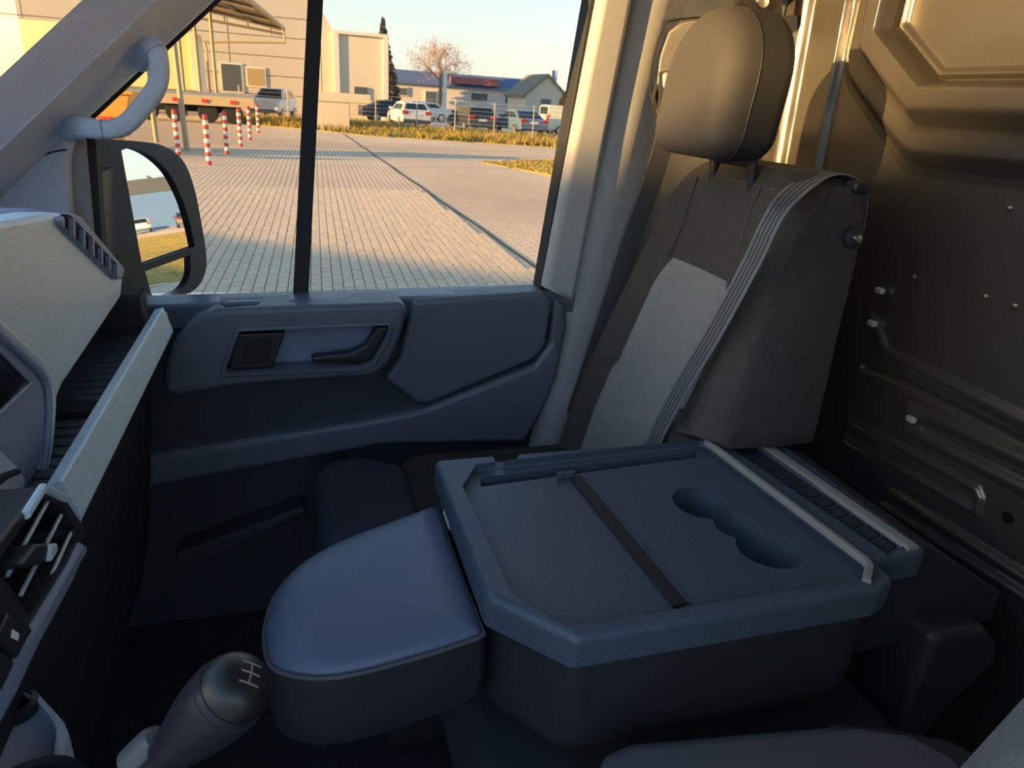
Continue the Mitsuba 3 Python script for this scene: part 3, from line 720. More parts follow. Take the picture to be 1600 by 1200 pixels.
# rounded corners: smooth the distance a little by shrinking then growing
prof_d = [-1, -.066, -.060, -.052, -.048, -.038, -.004, .002, .026, .038, .066, .072, .094, .110, 3]
prof_h = [.028, .028, .036, .036, .004, .072, .074, .070, .034, .031, .031, .027, .004, 0, 0]
h = np.interp(d, prof_d, prof_h)
def bead(Q, w, a):
    dd = sd_line(P, Q); return a*np.clip(1 - (dd/w)**2, 0, 1)**.7
def step(Q, w, a): return bead(Q, w, a)
h += bead([(1.0808, 1.496), (1.0333, 1.4471), (1.0129, 1.4452), (0.7155, 1.4343)], .013, .007)
h -= bead([(1.0755, 1.3994), (0.9926, 1.4057), (0.7026, 1.3987)], .010, .008)
h += bead([(0.9469, 1.3657), (0.8351, 1.3727), (0.6951, 1.378)], .012, .008)
h += bead([(0.9372, 1.3291), (0.8201, 1.3306), (0.68, 1.3366)], .012, .009)
h += bead([(1.0725, 1.284), (0.8896, 1.289), (0.7702, 1.2921), (0.7613, 1.2812), (0.7594, 1.2547), (0.8907, 1.2494), (1.0721, 1.2384)], .008, .007)
h += bead([(0.9275, 1.1963), (0.7732, 1.1993), (0.6108, 1.204)], .010, .012)
h += bead([(0.939, 1.1576), (0.7618, 1.1673), (0.6006, 1.1758)], .010, .012)
h += bead([(1.08, 1.3473, 2.0815)[1:], (1.08, 1.3361, 1.7825)[1:], ((1.08, 1.3361, 1.7825)[1] - .01, 1.2)], .008, .016)
h += bead([(1.50, 2.39), (1.47, 1.5)], .03, .02)
# access notch in the ridge right of the octagon's corner
hb = trimesh.Trimesh(*loft([[V(XB - hh, y, z) for hh, y, z in zip(hr, yr, zr)] for hr, yr, zr in zip(h.reshape(Yg.shape), Yg, Zg)]).__dict__.get('x', ()) if False else (lambda m_: (m_.vertices, m_.faces))(loft([[V(XB - hh, y, z) for hh, y, z in zip(hr, yr, zr)] for hr, yr, zr in zip(h.reshape(Yg.shape), Yg, Zg)])), process=False)
struct(obj('wall_back', hb, M['bulkhead'], smooth=True), 'dark bronze-black painted steel bulkhead with pressed ribs and an octagonal panel')
obj('backing', box(XB + .01, XB + .06, -.44, 1.6, .6, 2.42), M['bulkhead_black'], 'wall_back', smooth=False)
for q in ((1.08, 0.8734, 1.744), (1.08, 0.8666, 1.6021), (1.08, 0.8128, 1.6011), (1.08, 1.0164, 1.5978)):
    obj('rivet', lathe([(.006, 0), (.006, .003), (.003, .005), (.0005, .0055)], 14, q, (-1, 0, 0)), M['bulkhead'], 'wall_back')
for q in ((1.08, 0.7063, 1.2781),): obj('hole', lathe([(.009, 0), (.009, .004), (.0005, .0045)], 16, q, (-1, 0, 0)), M['bulkhead_black'], 'wall_back')
for q in ((1.07, 1.0757, 1.557), (1.07, 1.0734, 1.4919), (1.07, 0.9258, 1.3523)): obj('clip', rbox(q, (.012, .018, .012), .003, 6), M['silver_edge'], 'wall_back', label='small pale metal clip')

# ---- B pillar
Z0, Z1 = .7, 2.42
sec = [(.56, 1.60), (.575, 1.53), (.583, 1.495), (.60, 1.478), (.63, 1.472), (.66, 1.476), (.70, 1.488), (.80, 1.512), (.95, 1.538), (1.075, 1.556), (1.075, 1.60)]
rows = [[V(x + .135*(max(z, 1.0) - 1.45)*(1 if x < .8 else max(0, (1.075 - x)/.275)), y, z) for x, y in sec] for z in np.linspace(Z0, Z1, 24)]
bp = loft(rows)
struct(obj('trim_2', bp, M['grey_trim'], smooth=35), 'pale grey trim of the pillar behind the passenger door')
gp = smooth_path([V(*q) for q in ((0.7791, 1.474, 1.8118), (0.7461, 1.474, 1.8453), (0.7268, 1.474, 1.8924), (0.7249, 1.474, 1.954), (0.7386, 1.474, 2.0079), (0.7734, 1.474, 2.0299), (0.9797, 1.474, 2.0577))], 6)
obj('cover_seam', tube(gp, .0022, 6), M['black_soft'], 'trim_2')
obj('cover', prism([(0.7949, 1.8117), (0.7613, 1.8455), (0.7417, 1.8933), (0.7397, 1.9557), (0.7528, 2.0055), (0.7866, 2.0276), (1.0561, 2.0635), (1.1149, 1.8279)], 1.474, 1.50, 'y', 0, .006), M['grey_trim_dark'], 'trim_2')
obj('belt_slot', lathe([(.001, 0), (.026, 0), (.03, .006), (.024, .01), (.001, .004)], 20, (0.7576, 1.472, 1.8818), (0, -1, 0)), M['black_soft'], 'trim_2')
pb = thing('seat_belt', 'dark seat belt hanging down the pillar behind the headrest', 'seat belt')
obj('webbing', strip([V(*q) for q in ((0.7636, 1.47, 1.9322), (0.7654, 1.458, 1.8824), (0.7707, 1.46, 1.799), (0.7549, 1.465, 1.697), (0.7216, 1.466, 1.5685), (0.676, 1.466, 1.3556), (0.6313, 1.466, 1.1587))], V(1, .05, .2), .05, .002), M['piping'], pb)
obj('guide', rbox((0.7721, 1.468, 1.9104), (.05, .02, .035), .008, 6), M['grey_trim'], pb)
# ---- upper belt anchor by the bulkhead
an_ = thing('belt_anchor', 'black belt anchor plate with bolt above the headrest', 'belt anchor')
obj('plate', prism([(0.8854, 2.1218), (0.9786, 2.1312), (1.0075, 2.0501), (0.9834, 2.0296), (0.8967, 2.0524)], 1.455, 1.475, 'y', .003), M['black_plastic'], an_)
obj('bolt', lathe([(.014, 0), (.013, .008), (.004, .010), (.0005, .010)], 14, (0.9464, 1.455, 2.077), (0, -1, 0)), M['chrome'], an_)

# ---- A pillar
E1 = [(-0.7098, 1.3, 1.5696), (-0.4142, 1.3, 1.8364), (-0.2889, 1.3, 1.9495), (-0.0997, 1.3, 2.1189)]
E2 = [(-0.7666, 1.345, 1.4303), (-0.4479, 1.345, 1.7269), (-0.1934, 1.345, 1.9637), (-0.0063, 1.345, 2.1406)]
E3 = [(-0.8073, 1.465, 1.356), (-0.3817, 1.465, 1.745), (-0.1234, 1.465, 1.9811), (0.0903, 1.465, 2.179)]
def lerp(a, b, t): return [V(*p)*(1 - t) + V(*q)*t for p, q in zip(a, b)]
rows = [[V(*p) + V(-.03, .14, -.02) for p in E1], [V(*p) + V(-.0012, .004, -.0012) for p in E1], E1, lerp(E1, E2, .5), lerp(E1, E2, .94), [V(*p) + V(0, -.002, 0) for p in E2], lerp(E2, E3, .08),
        [q + V(0, -.006, 0) for q in lerp(E2, E3, .5)], [q + V(0, -.003, 0) for q in lerp(E2, E3, .9)], E3, [V(*p) + V(-.001, .012, -.001) for p in E3], [V(*p) + V(-.022, .09, -.004) for p in E3]]
ap = loft([[V(*q) for q in smooth_path(r, 4)] for r in rows])
struct(obj('trim_1', ap, M['grey_trim_cool'], smooth=25), 'pale grey trim of the windscreen pillar')
obj('window_seal', tube([V(*p) + V(-.014, .072, -.006) for p in E3], .0055, 8), M['black_soft'], 'trim_1')
obj('lower_panel', prism([(-0.5462, 1.699), (-0.4873, 1.714), (-0.4254, 1.741), (-0.3795, 1.7611), (-0.3628, 1.7546), (-0.3774, 1.7359), (-0.3879, 1.7054), (-0.3942, 1.6504), (-0.3984, 1.5822), (-0.5824, 1.5115)], 1.462, 1.50, 'y', .004, .014), M['grey_trim_cool'], 'trim_1')
obj('panel_seam', tube(smooth_path([V(*q) for q in ((-0.5241, 1.461, 1.614), (-0.5004, 1.461, 1.6388), (-0.4528, 1.461, 1.6901), (-0.4147, 1.461, 1.7151), (-0.385, 1.461, 1.7228))], 6), .0016, 6), M['black_soft'], 'trim_1')
obj('frame_strip', prism([(-0.3984, 1.7127), (-0.3768, 1.7486), (-0.3625, 1.7493), (-0.3749, 1.5272), (-0.4159, 1.527)], 1.498, 1.53, 'y', 0, .004), M['grey_trim_dark'], 'trim_1')
obj('speaker_badge', prism([(-0.4859, 1.713), (-0.4629, 1.72), (-0.4514, 1.7185), (-0.4603, 1.7039), (-0.4794, 1.6889), (-0.4907, 1.6865)], 1.398, 1.42, 'y', 0, .002), M['grey_trim_dark'], 'trim_1', smooth=False)
hp = smooth_path([V(*q) for q in ((-0.2513, 1.452, 1.8776), (-0.2278, 1.405, 1.8933), (-0.212, 1.388, 1.89), (-0.2088, 1.383, 1.869), (-0.2122, 1.383, 1.8474), (-0.2224, 1.383, 1.8262), (-0.2447, 1.383, 1.8), (-0.2658, 1.383, 1.7778), (-0.2868, 1.385, 1.7665), (-0.3136, 1.388, 1.764), (-0.3419, 1.405, 1.7657), (-0.3749, 1.45, 1.7588))], 8)
def ribbon(path, ra, rb, up, n=16):
    t = np.gradient(path, axis=0); t /= np.linalg.norm(t, axis=1, keepdims=True); rows_ = []
    for p, q, a, b in zip(path, t, ra, rb):
        u = np.cross(up, q); u /= np.linalg.norm(u); w = np.cross(q, u)
        rows_.append([p + u*a*math.copysign(abs(math.cos(x))**.7, math.cos(x)) + w*b*math.copysign(abs(math.sin(x))**.7, math.sin(x)) for x in np.linspace(0, 2*np.pi, n, endpoint=False)])
    return loft(rows_, True, True)
tt0 = np.linspace(0, 1, len(hp))
ra = np.interp(tt0, [0, .06, .14, .22, .8, .9, 1], [.022, .020, .018, .0155, .0155, .018, .023]); rb = np.interp(tt0, [0, .1, .2, .8, .9, 1], [.016, .013, .0115, .0115, .013, .016])
gh = obj('grab_handle', ribbon(hp, ra, rb, V(0, 1, 0)), M['grey_trim_cool'], 'trim_1', smooth=50, label='grey grab handle on the windscreen pillar')
for i_ in (16, len(hp) - 20): obj('joint_line', ribbon(hp[i_:i_ + 2], ra[i_:i_ + 2]*1.02, rb[i_:i_ + 2]*1.03, V(0, 1, 0)), M['grey_trim_dark'], gh, smooth=50)

# ---- passenger door
dk = 'door_1'; USED.add(dk); struct(dk, 'dark grey passenger door with moulded card below the side window')
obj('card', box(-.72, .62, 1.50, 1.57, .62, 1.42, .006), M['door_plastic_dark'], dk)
sl_ = prism([(1.475, 1.40), (1.47, 1.434), (1.476, 1.4395), (1.545, 1.4395), (1.55, 1.40)], -.72, .60, 'x', .004)
sl_ = loft([[V(x, y, z + .021*(x + .16)) for y, z in ((1.475, 1.39), (1.47, 1.432), (1.4715, 1.437), (1.476, 1.4395), (1.545, 1.4395), (1.55, 1.39))] for x in np.linspace(-.72, .60, 8)], True, True)
obj('sill', sl_, M['sill'], dk)
up = prism([(-0.2717, 1.2852), (-0.2647, 1.3281), (-0.2461, 1.3738), (-0.2073, 1.4208), (-0.162, 1.4404), (0.2153, 1.4489), (0.1944, 1.3767), (0.1728, 1.3199), (0.1388, 1.2877), (-0.1249, 1.2804), (-0.2486, 1.2619), (-0.267, 1.2643)], 1.42, 1.515, 'y', 0, .012, corner=.02)
rec = prism([(-0.1234, 1.3965), (0.1729, 1.4026), (0.1608, 1.3678), (0.1338, 1.32), (0.1057, 1.3111), (-0.159, 1.3086)], 1.38, 1.478, 'y', .004, corner=.008)
slot_c = prism([(-0.1618, 1.4672), (-0.1472, 1.4949), (-0.0781, 1.4962), (-0.086, 1.4443), (-0.1473, 1.4343)], 1.40, 1.47, 'z', 0)
tray_c = prism([(-0.0276, 1.5189), (0.1263, 1.5438), (0.0861, 1.4779), (-0.0274, 1.4597)], 1.418, 1.47, 'z', 0, .004)
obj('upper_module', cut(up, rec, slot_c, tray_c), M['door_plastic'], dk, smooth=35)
obj('bezel', cut(prism([(-0.1298, 1.4039), (0.1833, 1.41), (0.1673, 1.3625), (0.1402, 1.3118), (0.108, 1.3016), (-0.1715, 1.3003)], 1.413, 1.43, 'y', 0, .004, corner=.012), prism([(-0.1233, 1.3972), (0.1727, 1.4033), (0.1606, 1.3684), (0.1336, 1.3208), (0.1056, 1.3118), (-0.1588, 1.3093)], 1.38, 1.478, 'y', .004, corner=.008)), M['door_plastic'], dk, smooth=35)
obj('handle_cup', prism([(-0.1448, 1.3862), (0.1934, 1.3951), (0.1514, 1.293), (-0.1648, 1.2919)], 1.472, 1.49, 'y', 0), M['blue_grey'], dk, smooth=False)
sw = obj('switch_plate', prism([(-0.1322, 1.3862), (-0.0372, 1.3876), (-0.0664, 1.3124), (-0.1515, 1.3091)], 1.432, 1.47, 'y', 0, .004, corner=.004), M['black_plastic'], dk)
obj('switch', prism([(-0.1115, 1.3714), (-0.0626, 1.374), (-0.0791, 1.3263), (-0.1259, 1.3241)], 1.426, 1.44, 'y', 0, .003, corner=.004), M['black_soft'], sw)
obj('latch_handle', prism([(-0.0103, 1.324), (-0.0036, 1.3322), (0.0909, 1.3414), (0.1201, 1.3546), (0.1469, 1.3961), (0.1708, 1.3969), (0.1601, 1.3661), (0.133, 1.3226), (0.1062, 1.3164)], 1.425, 1.45, 'y', .002, .006, corner=.006), M['black_plastic'], dk, label='black door release lever')
obj('rear_panel', prism([(0.2246, 1.4446), (0.5191, 1.4598), (0.5423, 1.4388), (0.5362, 1.3319), (0.5107, 1.2982), (0.2668, 1.1991), (0.2418, 1.2005), (0.163, 1.2668), (0.1994, 1.3134)], 1.455, 1.52, 'y', 0, .012, corner=.012), M['door_plastic'], dk, smooth=35)
obj('lower_ridge', prism([(-0.4241, 1.0946), (-0.2863, 1.126), (0.1056, 1.1673), (0.205, 1.1828), (0.2543, 1.1893), (0.5102, 1.2842), (0.5463, 1.3396), (0.5493, 1.443), (0.5727, 1.4247), (0.5835, 1.3788), (0.5701, 1.2526), (0.5367, 1.1549), (0.4998, 1.0856), (0.1618, 1.1055), (-0.2848, 1.0477), (-0.4339, 1.0242)], 1.45, 1.52, 'y', 0, .014, corner=.006), M['door_plastic'], dk, smooth=35)
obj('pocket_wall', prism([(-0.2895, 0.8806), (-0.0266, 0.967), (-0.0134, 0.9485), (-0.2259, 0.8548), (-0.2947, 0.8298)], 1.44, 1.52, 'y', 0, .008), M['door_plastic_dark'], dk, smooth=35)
obj('window_frame', prism([(0.607, 2.1899), (0.6761, 2.198), (0.6566, 2.0537), (0.5948, 1.4339), (0.5235, 1.4662), (0.5895, 2.0474)], 1.455, 1.492, 'y', 0, .012), M['grey_trim'], dk, smooth=35, label='pale grey window frame post')
obj('rear_seal', prism([(0.6014, 2.1937), (0.6482, 2.1993), (0.6188, 2.0526), (0.5578, 1.4549), (0.522, 1.4552), (0.5803, 2.049)], 1.494, 1.545, 'y', 0, .004), M['black_soft'], dk, label='black rubber seal')
obj('divider_bar', prism([(0.0469, 2.1345), (0.0737, 2.1377), (0.0623, 2.0038), (0.0117, 1.4367), (-0.0198, 1.4371), (0.0346, 2.0012)], 1.53, 1.565, 'y', .003), M['black_soft'], dk, label='black vertical bar between the two panes')
obj('front_seal', prism([(-0.3667, 1.7573), (-0.3471, 1.7583), (-0.37, 1.4749), (-0.3877, 1.475)], 1.51, 1.55, 'y', .003), M['black_soft'], dk, label='black rubber seal beside the mirror')
wk = 'window_1'; USED.add(wk); struct(wk, 'passenger side window')
obj('pane', loft([[V(x, 1.548, z) for x in ((.0, .75) if z < 2 else (.065, .75))] for z in (1.44, 2.38)]), M['glass'], wk, smooth=False)
obj('pane', loft([[V(x, 1.55, z) for x in ((-.45, 0.0) if z < 2 else (-.45, .062))] for z in (1.44, 2.38)]), M['glass'], wk, smooth=False)
struct(obj('wall_right', prism([(-.25, 2.11), (1.15, 2.11), (1.15, 2.42), (-.25, 2.42)], 1.50, 1.62, 'y', .01), M['grey_trim']), 'roof rail above the passenger door')

# ---- door mirror
mk = thing('door_mirror', 'black door mirror with a large flat glass and a small lower wide-angle glass', 'mirror')
MP, MN = V(-.30, 1.75, 1.57), V(1.157, -.853, .156); MN /= np.linalg.norm(MN)
outl0 = np.array([(-0.3831, 1.663, 1.7101), (-0.3662, 1.6875, 1.719), (-0.3232, 1.7459, 1.7197), (-0.2856, 1.7952, 1.7101), (-0.2545, 1.8315, 1.6783), (-0.2375, 1.8435, 1.6175), (-0.2285, 1.84, 1.532), (-0.2241, 1.8336, 1.4642), (-0.2282, 1.82, 1.4203), (-0.2502, 1.7841, 1.3869), (-0.2974, 1.7189, 1.3803), (-0.3563, 1.6424, 1.3993), (-0.3803, 1.6294, 1.5062)])
g10 = np.array([(-0.3516, 1.7045, 1.7034), (-0.3349, 1.7278, 1.7075), (-0.3081, 1.7611, 1.6903), (-0.2809, 1.7912, 1.6532), (-0.2612, 1.8073, 1.5954), (-0.2509, 1.811, 1.5396), (-0.2449, 1.8093, 1.486), (-0.2929, 1.7429, 1.4785), (-0.337, 1.6818, 1.4716)])
g20 = np.array([(-0.3331, 1.6839, 1.4541), (-0.2546, 1.7927, 1.4666), (-0.2573, 1.7813, 1.4249), (-0.2733, 1.7547, 1.3979), (-0.2966, 1.722, 1.3915), (-0.3225, 1.6878, 1.3966), (-0.3285, 1.6834, 1.4168)])
outl = smooth_path(outl0, 4, True)
g1 = np.vstack([smooth_path(g10[:7], 5), g10[7:]]); g2 = np.vstack([smooth_path(g20[1:], 5), g20[:1]])
mc = outl.mean(0)
shell = hullpts(np.vstack([outl + MN*.006, mc + (outl - mc)*1.02 - MN*.02, mc + (outl - mc)*.85 - MN*.12]))
def slab_n(P, a, b, s=1.0): c = P.mean(0); return hullpts(np.vstack([c + (P - c)*s + MN*a, c + (P - c)*s + MN*b]))
obj('housing', cut(shell, slab_n(g1, -.005, .05, 1.01), slab_n(g2, -.005, .05, 1.01)), M['black_plastic'], mk, smooth=25)
def flatpoly(P, off): c = P.mean(0); return trimesh.Trimesh(np.vstack([P, [c]]) + MN*off, [[len(P), i, (i + 1) % len(P)] for i in range(len(P))], process=False)
obj('mirror_glass', flatpoly(g1, -.0042), M['mirror'], mk, smooth=False, label='large upper mirror glass'); obj('wide_angle_glass', flatpoly(g2, -.0042), M['mirror'], mk, smooth=False, label='small lower mirror glass')
obj('arm', hullpts([V(*p) + V(0, dy, 0) for p in ((-0.3875, 1.66, 1.6731), (-0.3595, 1.66, 1.6742), (-0.376, 1.66, 1.4374), (-0.4031, 1.66, 1.4376)) for dy in (-.115, .1)]), M['black_plastic'], mk)

# ---- dashboard
db = thing('dashboard', 'pale silver-grey dashboard with open shelf, vents and controls', 'dashboard')
obj('fascia', prism([(0.736, 1.7182), (0.8627, 1.6997), (1.0596, 1.6789), (1.0964, 1.6715), (1.3546, 1.527), (1.3167, 1.4935), (0.955, 1.4761), (0.9023, 1.4604), (0.8546, 1.4222), (0.7717, 1.4034), (0.5928, 1.4525)], -.345, -.30, 'x', .008, 0, corner=.01), M['silver'], db, smooth=35, label='silver-grained panel')
obj('top', prism([(0.8114, 1.7084), (0.9523, 1.6906), (1.1352, 1.6718), (1.183, 1.6591), (1.4279, 1.5096), (1.3565, 1.4783), (0.725, 1.548)], -.85, -.332, 'x', .02, 0, corner=.01), M['blue_grey'], db, smooth=35, label='slate grey top')
cells = []
for t in np.linspace(0, 1, 6):
    cx, cy = 0, 0
    cells.append(t)
VA, VB = np.array((-0.296, 1.0672, 1.6645)), np.array((-0.296, 1.262, 1.5587))
fr = prism([(1.0284, 1.6767), (1.0896, 1.6735), (1.1277, 1.6631), (1.3373, 1.5401), (1.3097, 1.5289), (1.2683, 1.5391), (1.0419, 1.6622)], -.312, -.292, 'x', .003, 0, corner=.004)
e1 = VB - VA; e2 = np.cross(e1, V(1, 0, 0)); e2 /= np.linalg.norm(e2); e1n = e1/np.linalg.norm(e1); stp = np.linalg.norm(e1)/5
hol = [hullpts([VA + e1*t + e1n*a*stp*.42 + e2*b*.0125 + V(c_, 0, 0) for a in (-1, 1) for b in (-1, 1) for c_ in (-.02, .03)]) for t in np.linspace(0, 1, 6)]
vk = obj('side_vent', cut(fr, *hol), M['blue_grey'], db, smooth=30, label='slim defroster vent with six dark slots')
obj('backing', hullpts([VA - e1n*.02, VB + e1n*.02, VA + e2*.012, VB + e2*.012, VA - e2*.012, VB - e2*.012] + [p + V(-.004, 0, 0) for p in (VA - e1n*.02, VB + e1n*.02)]).apply_translation((-.0025, 0, 0)), M['void'], vk)
# shelf with ribs
obj('shelf', box(-.56, -.258, .42, 1.36, 1.40, 1.425), M['black_plastic'], db, smooth=False)
for i, y in enumerate(np.arange(.56, 1.30, .027)):
    if abs(y - .975) < .03: continue
    obj('shelf_rib', box(-.52, -.258, y, y + .020, 1.424, 1.4285, .0015), M['rib_grey'], db)
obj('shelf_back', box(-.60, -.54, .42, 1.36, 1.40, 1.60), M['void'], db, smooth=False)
obj('shelf_end', box(-.60, -.27, 1.31, 1.36, 1.40, 1.50, .005), M['black_soft'], db)
obj('shelf_divider', box(-.53, -.268, .960, 1.0, 1.424, 1.437, .003), M['void'], db)
bs = [(-.256, 1.462), (-.252, 1.470), (-.238, 1.474), (-.226, 1.430), (-.234, 1.414), (-.256, 1.416)]
obj('grip_bar', prism(bs, .705, 1.345, 'y', .02, 0, corner=.003), M['silver'], db, smooth=35, label='silver-grained bar below the shelf')
obj('lower_body', prism([(-.80, .75), (-.36, .85), (-.33, 1.0), (-.285, 1.36), (-.285, 1.398), (-.80, 1.416)], .42, 1.44, 'y', .02), M['black_soft'], db)
# centre cluster
be = smooth_path([V(*q) for q in ((-0.296, 0.7331, 1.6597), (-0.296, 0.7962, 1.6038), (-0.296, 0.8775, 1.5347), (-0.296, 0.8952, 1.5036), (-0.296, 0.8796, 1.4688), (-0.296, 0.8268, 1.4242), (-0.296, 0.7676, 1.42), (-0.296, 0.612, 1.4376))], 6)
obj('cluster_edge', tube(be, .0065, 8), M['silver'], db, smooth=True)
obj('cluster_edge', tube(be + V(.002, -.011, -.002), .004, 8), M['blue_grey'], db, smooth=True)
obj('cluster_face', prism([(0.7047, 1.6701), (0.7983, 1.5964), (0.863, 1.5363), (0.8816, 1.5052), (0.87, 1.4733), (0.8203, 1.4321), (0.767, 1.4284), (0.5914, 1.4597)], -.32, -.2965, 'x', .002), M['blue_grey'], db)
obj('screen', prism([(0.6844, 1.6474), (0.7825, 1.5852), (0.841, 1.5277), (0.8251, 1.5258), (0.7521, 1.531), (0.6277, 1.5423)], -.305, -.2935, 'x', .0015), M['screen'], db, label='dark screen')
obj('screen_bezel', tube([V(*q) for q in ((-0.293, 0.686, 1.5375), (-0.293, 0.7467, 1.5326), (-0.293, 0.8284, 1.5289), (-0.293, 0.8357, 1.5305), (-0.293, 0.7772, 1.587))], .002, 6), M['blue_grey'], db)
m('gloss_blue', prin((0.45, 0.55, 0.68), 0.2))
gk = obj('display', prism([(0.6612, 1.5434), (0.7274, 1.4984), (0.7553, 1.4646), (0.7638, 1.4454), (0.749, 1.4401), (0.6954, 1.4414), (0.611, 1.4513)], -.30, -.290, 'x', .002, corner=.004), M['gloss_blue'], db, label='glossy pale blue display')
obj('pointer', tube(smooth_path([V(*q) for q in ((-0.289, 0.6896, 1.4829), (-0.289, 0.7167, 1.4775), (-0.289, 0.7498, 1.465))], 5), [.004]*6 + [.0035]*4 + [.002], 8), M['void'], gk)
# centre air vent
vt = 'dashboard__air_vent'; USED.add(vt)
vo = [(0.6215, 1.5144), (0.644, 1.4961), (0.671, 1.4733), (0.7054, 1.4194), (0.6941, 1.4053), (0.5446, 1.4231), (0.3872, 1.4453), (0.4335, 1.5311)]
vi = [(0.6165, 1.5058), (0.6364, 1.4899), (0.6574, 1.4717), (0.6783, 1.434), (0.6731, 1.4256), (0.5441, 1.4386), (0.5221, 1.487), (0.5007, 1.5211), (0.4533, 1.5148)]
obj('frame', cut(prism(vo, -.268, -.225, 'x', .004, 0, corner=.004), prism(vi, -.262, -.2, 'x', 0, corner=.004)), M['black_plastic'], vt, smooth=30)
obj('rim', tube([V(*q) for q in ((-0.224, 0.5749, 1.5143), (-0.224, 0.6195, 1.5142), (-0.224, 0.6646, 1.4763))], .004, 8), M['silver'], vt)
for a, b in ((((-0.228, 0.6338, 1.4919)), ((-0.228, 0.531, 1.4879))), (((-0.228, 0.6576, 1.4628)), ((-0.228, 0.5446, 1.4591))), (((-0.228, 0.672, 1.4334)), ((-0.228, 0.5598, 1.4282)))):
    a, b = V(*a), V(*b); dr_ = V(-.012, .030, -.019)
    sl = obj('slat', hullpts([q + e for q in (a, b) for e in (V(0, .001, .001), V(0, -.001, -.001), dr_ + V(0, .0008, .0008), dr_ - V(0, .0008, .0008))]), M['black_soft'], vt, smooth=False)
    obj('edge', tube([a, b], .0019, 8), M['silver'], sl, smooth=True, label='silver edge strip')
tb = obj('tab', prism([(0.5282, 1.4992), (0.5639, 1.4933), (0.6013, 1.4691), (0.6019, 1.4607), (0.5823, 1.4614), (0.5328, 1.4922)], -.24, -.216, 'x', .004), M['tray_dark'], vt)
obj('tab_tip', prism([(0.5848, 1.4786), (0.5954, 1.4721), (0.5947, 1.4647), (0.5772, 1.4659), (0.5729, 1.4703)], -.235, -.213, 'x', .002), M['silver'], tb)
obj('side_rail', prism([(0.676, 1.4203), (0.6912, 1.4054), (0.633, 1.4021), (0.5369, 1.4115), (0.486, 1.4117), (0.3942, 1.4219), (0.4081, 1.4476), (0.4826, 1.4435), (0.5311, 1.4342), (0.6399, 1.4205)], -.29, -.219, 'x', .008, corner=.004), M['blue_grey'], db, smooth=35, label='slate grey side rail')
sp = obj('switch_panel', prism([(0.4424, 1.5627), (0.4981, 1.5115), (0.5103, 1.488), (0.5374, 1.4288), (0.467, 1.4295), (0.3829, 1.4523)], -.26, -.2215, 'x', .003), M['tray_dark'], db)
for pl in ([(0.4965, 1.4795), (0.521, 1.4393), (0.4926, 1.4398), (0.4689, 1.4788)], [(0.4661, 1.4779), (0.4877, 1.4407), (0.4594, 1.4403), (0.4394, 1.478)], [(0.4855, 1.5042), (0.5032, 1.4822), (0.4873, 1.4813), (0.4716, 1.5043)]):
    obj('button', prism(pl, -.228, -.217, 'x', .003, corner=.002), M['black_plastic'], sp)
obj('icon', prism([(0.4936, 1.4661), (0.5014, 1.4558), (0.497, 1.4529), (0.4892, 1.4628)], -.2185, -.2162, 'x', .0005), M['white_mark'], sp, smooth=False)

# ---- lower console tray
m('console_blue', prin((0.48, 0.57, 0.70), 0.4))
m('lift_grey', prin((0.12, 0.125, 0.13), 0.45))
ck_ = thing('console_tray', 'slate blue lower console tray with a cup ring in the near left corner', 'console')
to = [(-0.3735, 0.7234), (-0.2992, 0.6831), (-0.2858, 0.673), (-0.2523, 0.6299), (-0.2432, 0.6119), (-0.2357, 0.5561), (-0.2269, 0.4917), (-0.2976, 0.5087)]
ti = [(-0.3665, 0.7034), (-0.2984, 0.6723), (-0.2864, 0.6627), (-0.2606, 0.6269), (-0.2531, 0.611), (-0.2455, 0.5618), (-0.2357, 0.4996), (-0.2998, 0.515)]
obj('body', cut(prism(to, 1.10, 1.245, 'z', .008, corner=.006), prism(ti, 1.232, 1.3, 'z', 0, corner=.006)), M['console_blue'], ck_, smooth=35)
obj('cup_ring', lathe([(.030, -.05), (.043, -.05), (.046, .01), (.043, .016), (.038, .012), (.036, -.045), (.001, -.045)], 32, (-0.2424, 0.511, 1.26), (0, 0, 1)), M['black_plastic'], ck_)
obj('socket', lathe([(.001, -.01), (.018, -.01), (.02, .012), (.015, .015), (.012, 0), (.001, 0)], 20, (-0.3028, 0.6595, 1.233), (0, 0, 1)), M['black_plastic'], ck_)

# ---- gear lever
def at(x, y, d_): pass
gl = thing('gear_lever', 'dark egg-shaped gear lever knob with shift pattern cap', 'gear lever')
K0, K1 = V(-0.1072, 0.4117, 1.4047), V(-0.0450, 0.3921, 1.4855)
ax = (K1 - K0)/np.linalg.norm(K1 - K0); LK = np.linalg.norm(K1 - K0)
pr = [(.012, 0), (.0165, .002), (.019, .02), (.0225, .04), (.0262, .062), (.0285, .085), (.0285, .100), (.0272, .112)]
sK = LK/.137; KR = 1.22
pr = [(r*sK*KR, h_*sK) for r, h_ in pr]
obj('knob', lathe(pr, 40, K0, ax), M['knob'], gl, smooth=40)
pr2 = [(.0266, .1125), (.0262, .116), (.0235, .126), (.018, .133), (.010, .1365), (.0005, .1375)]
capk = obj('cap', lathe([(r*sK*KR, h_*sK) for r, h_ in pr2], 40, K0, ax), M['knob_cap'], gl, smooth=50, label='glossy black cap with shift pattern')
for hh_, q_ in ((.072, .0271), (.1035, .0283)): obj('ring', lathe([(q_*sK*KR*.99, (hh_ - .0012)*sK), (q_*sK*KR*1.006, hh_*sK), (q_*sK*KR*.99, (hh_ + .0012)*sK)], 40, K0, ax), M['black_soft'], gl, smooth=True)
ua = np.cross(ax, V(0, 1, 0)); ua /= np.linalg.norm(ua); ub = np.cross(ax, ua)
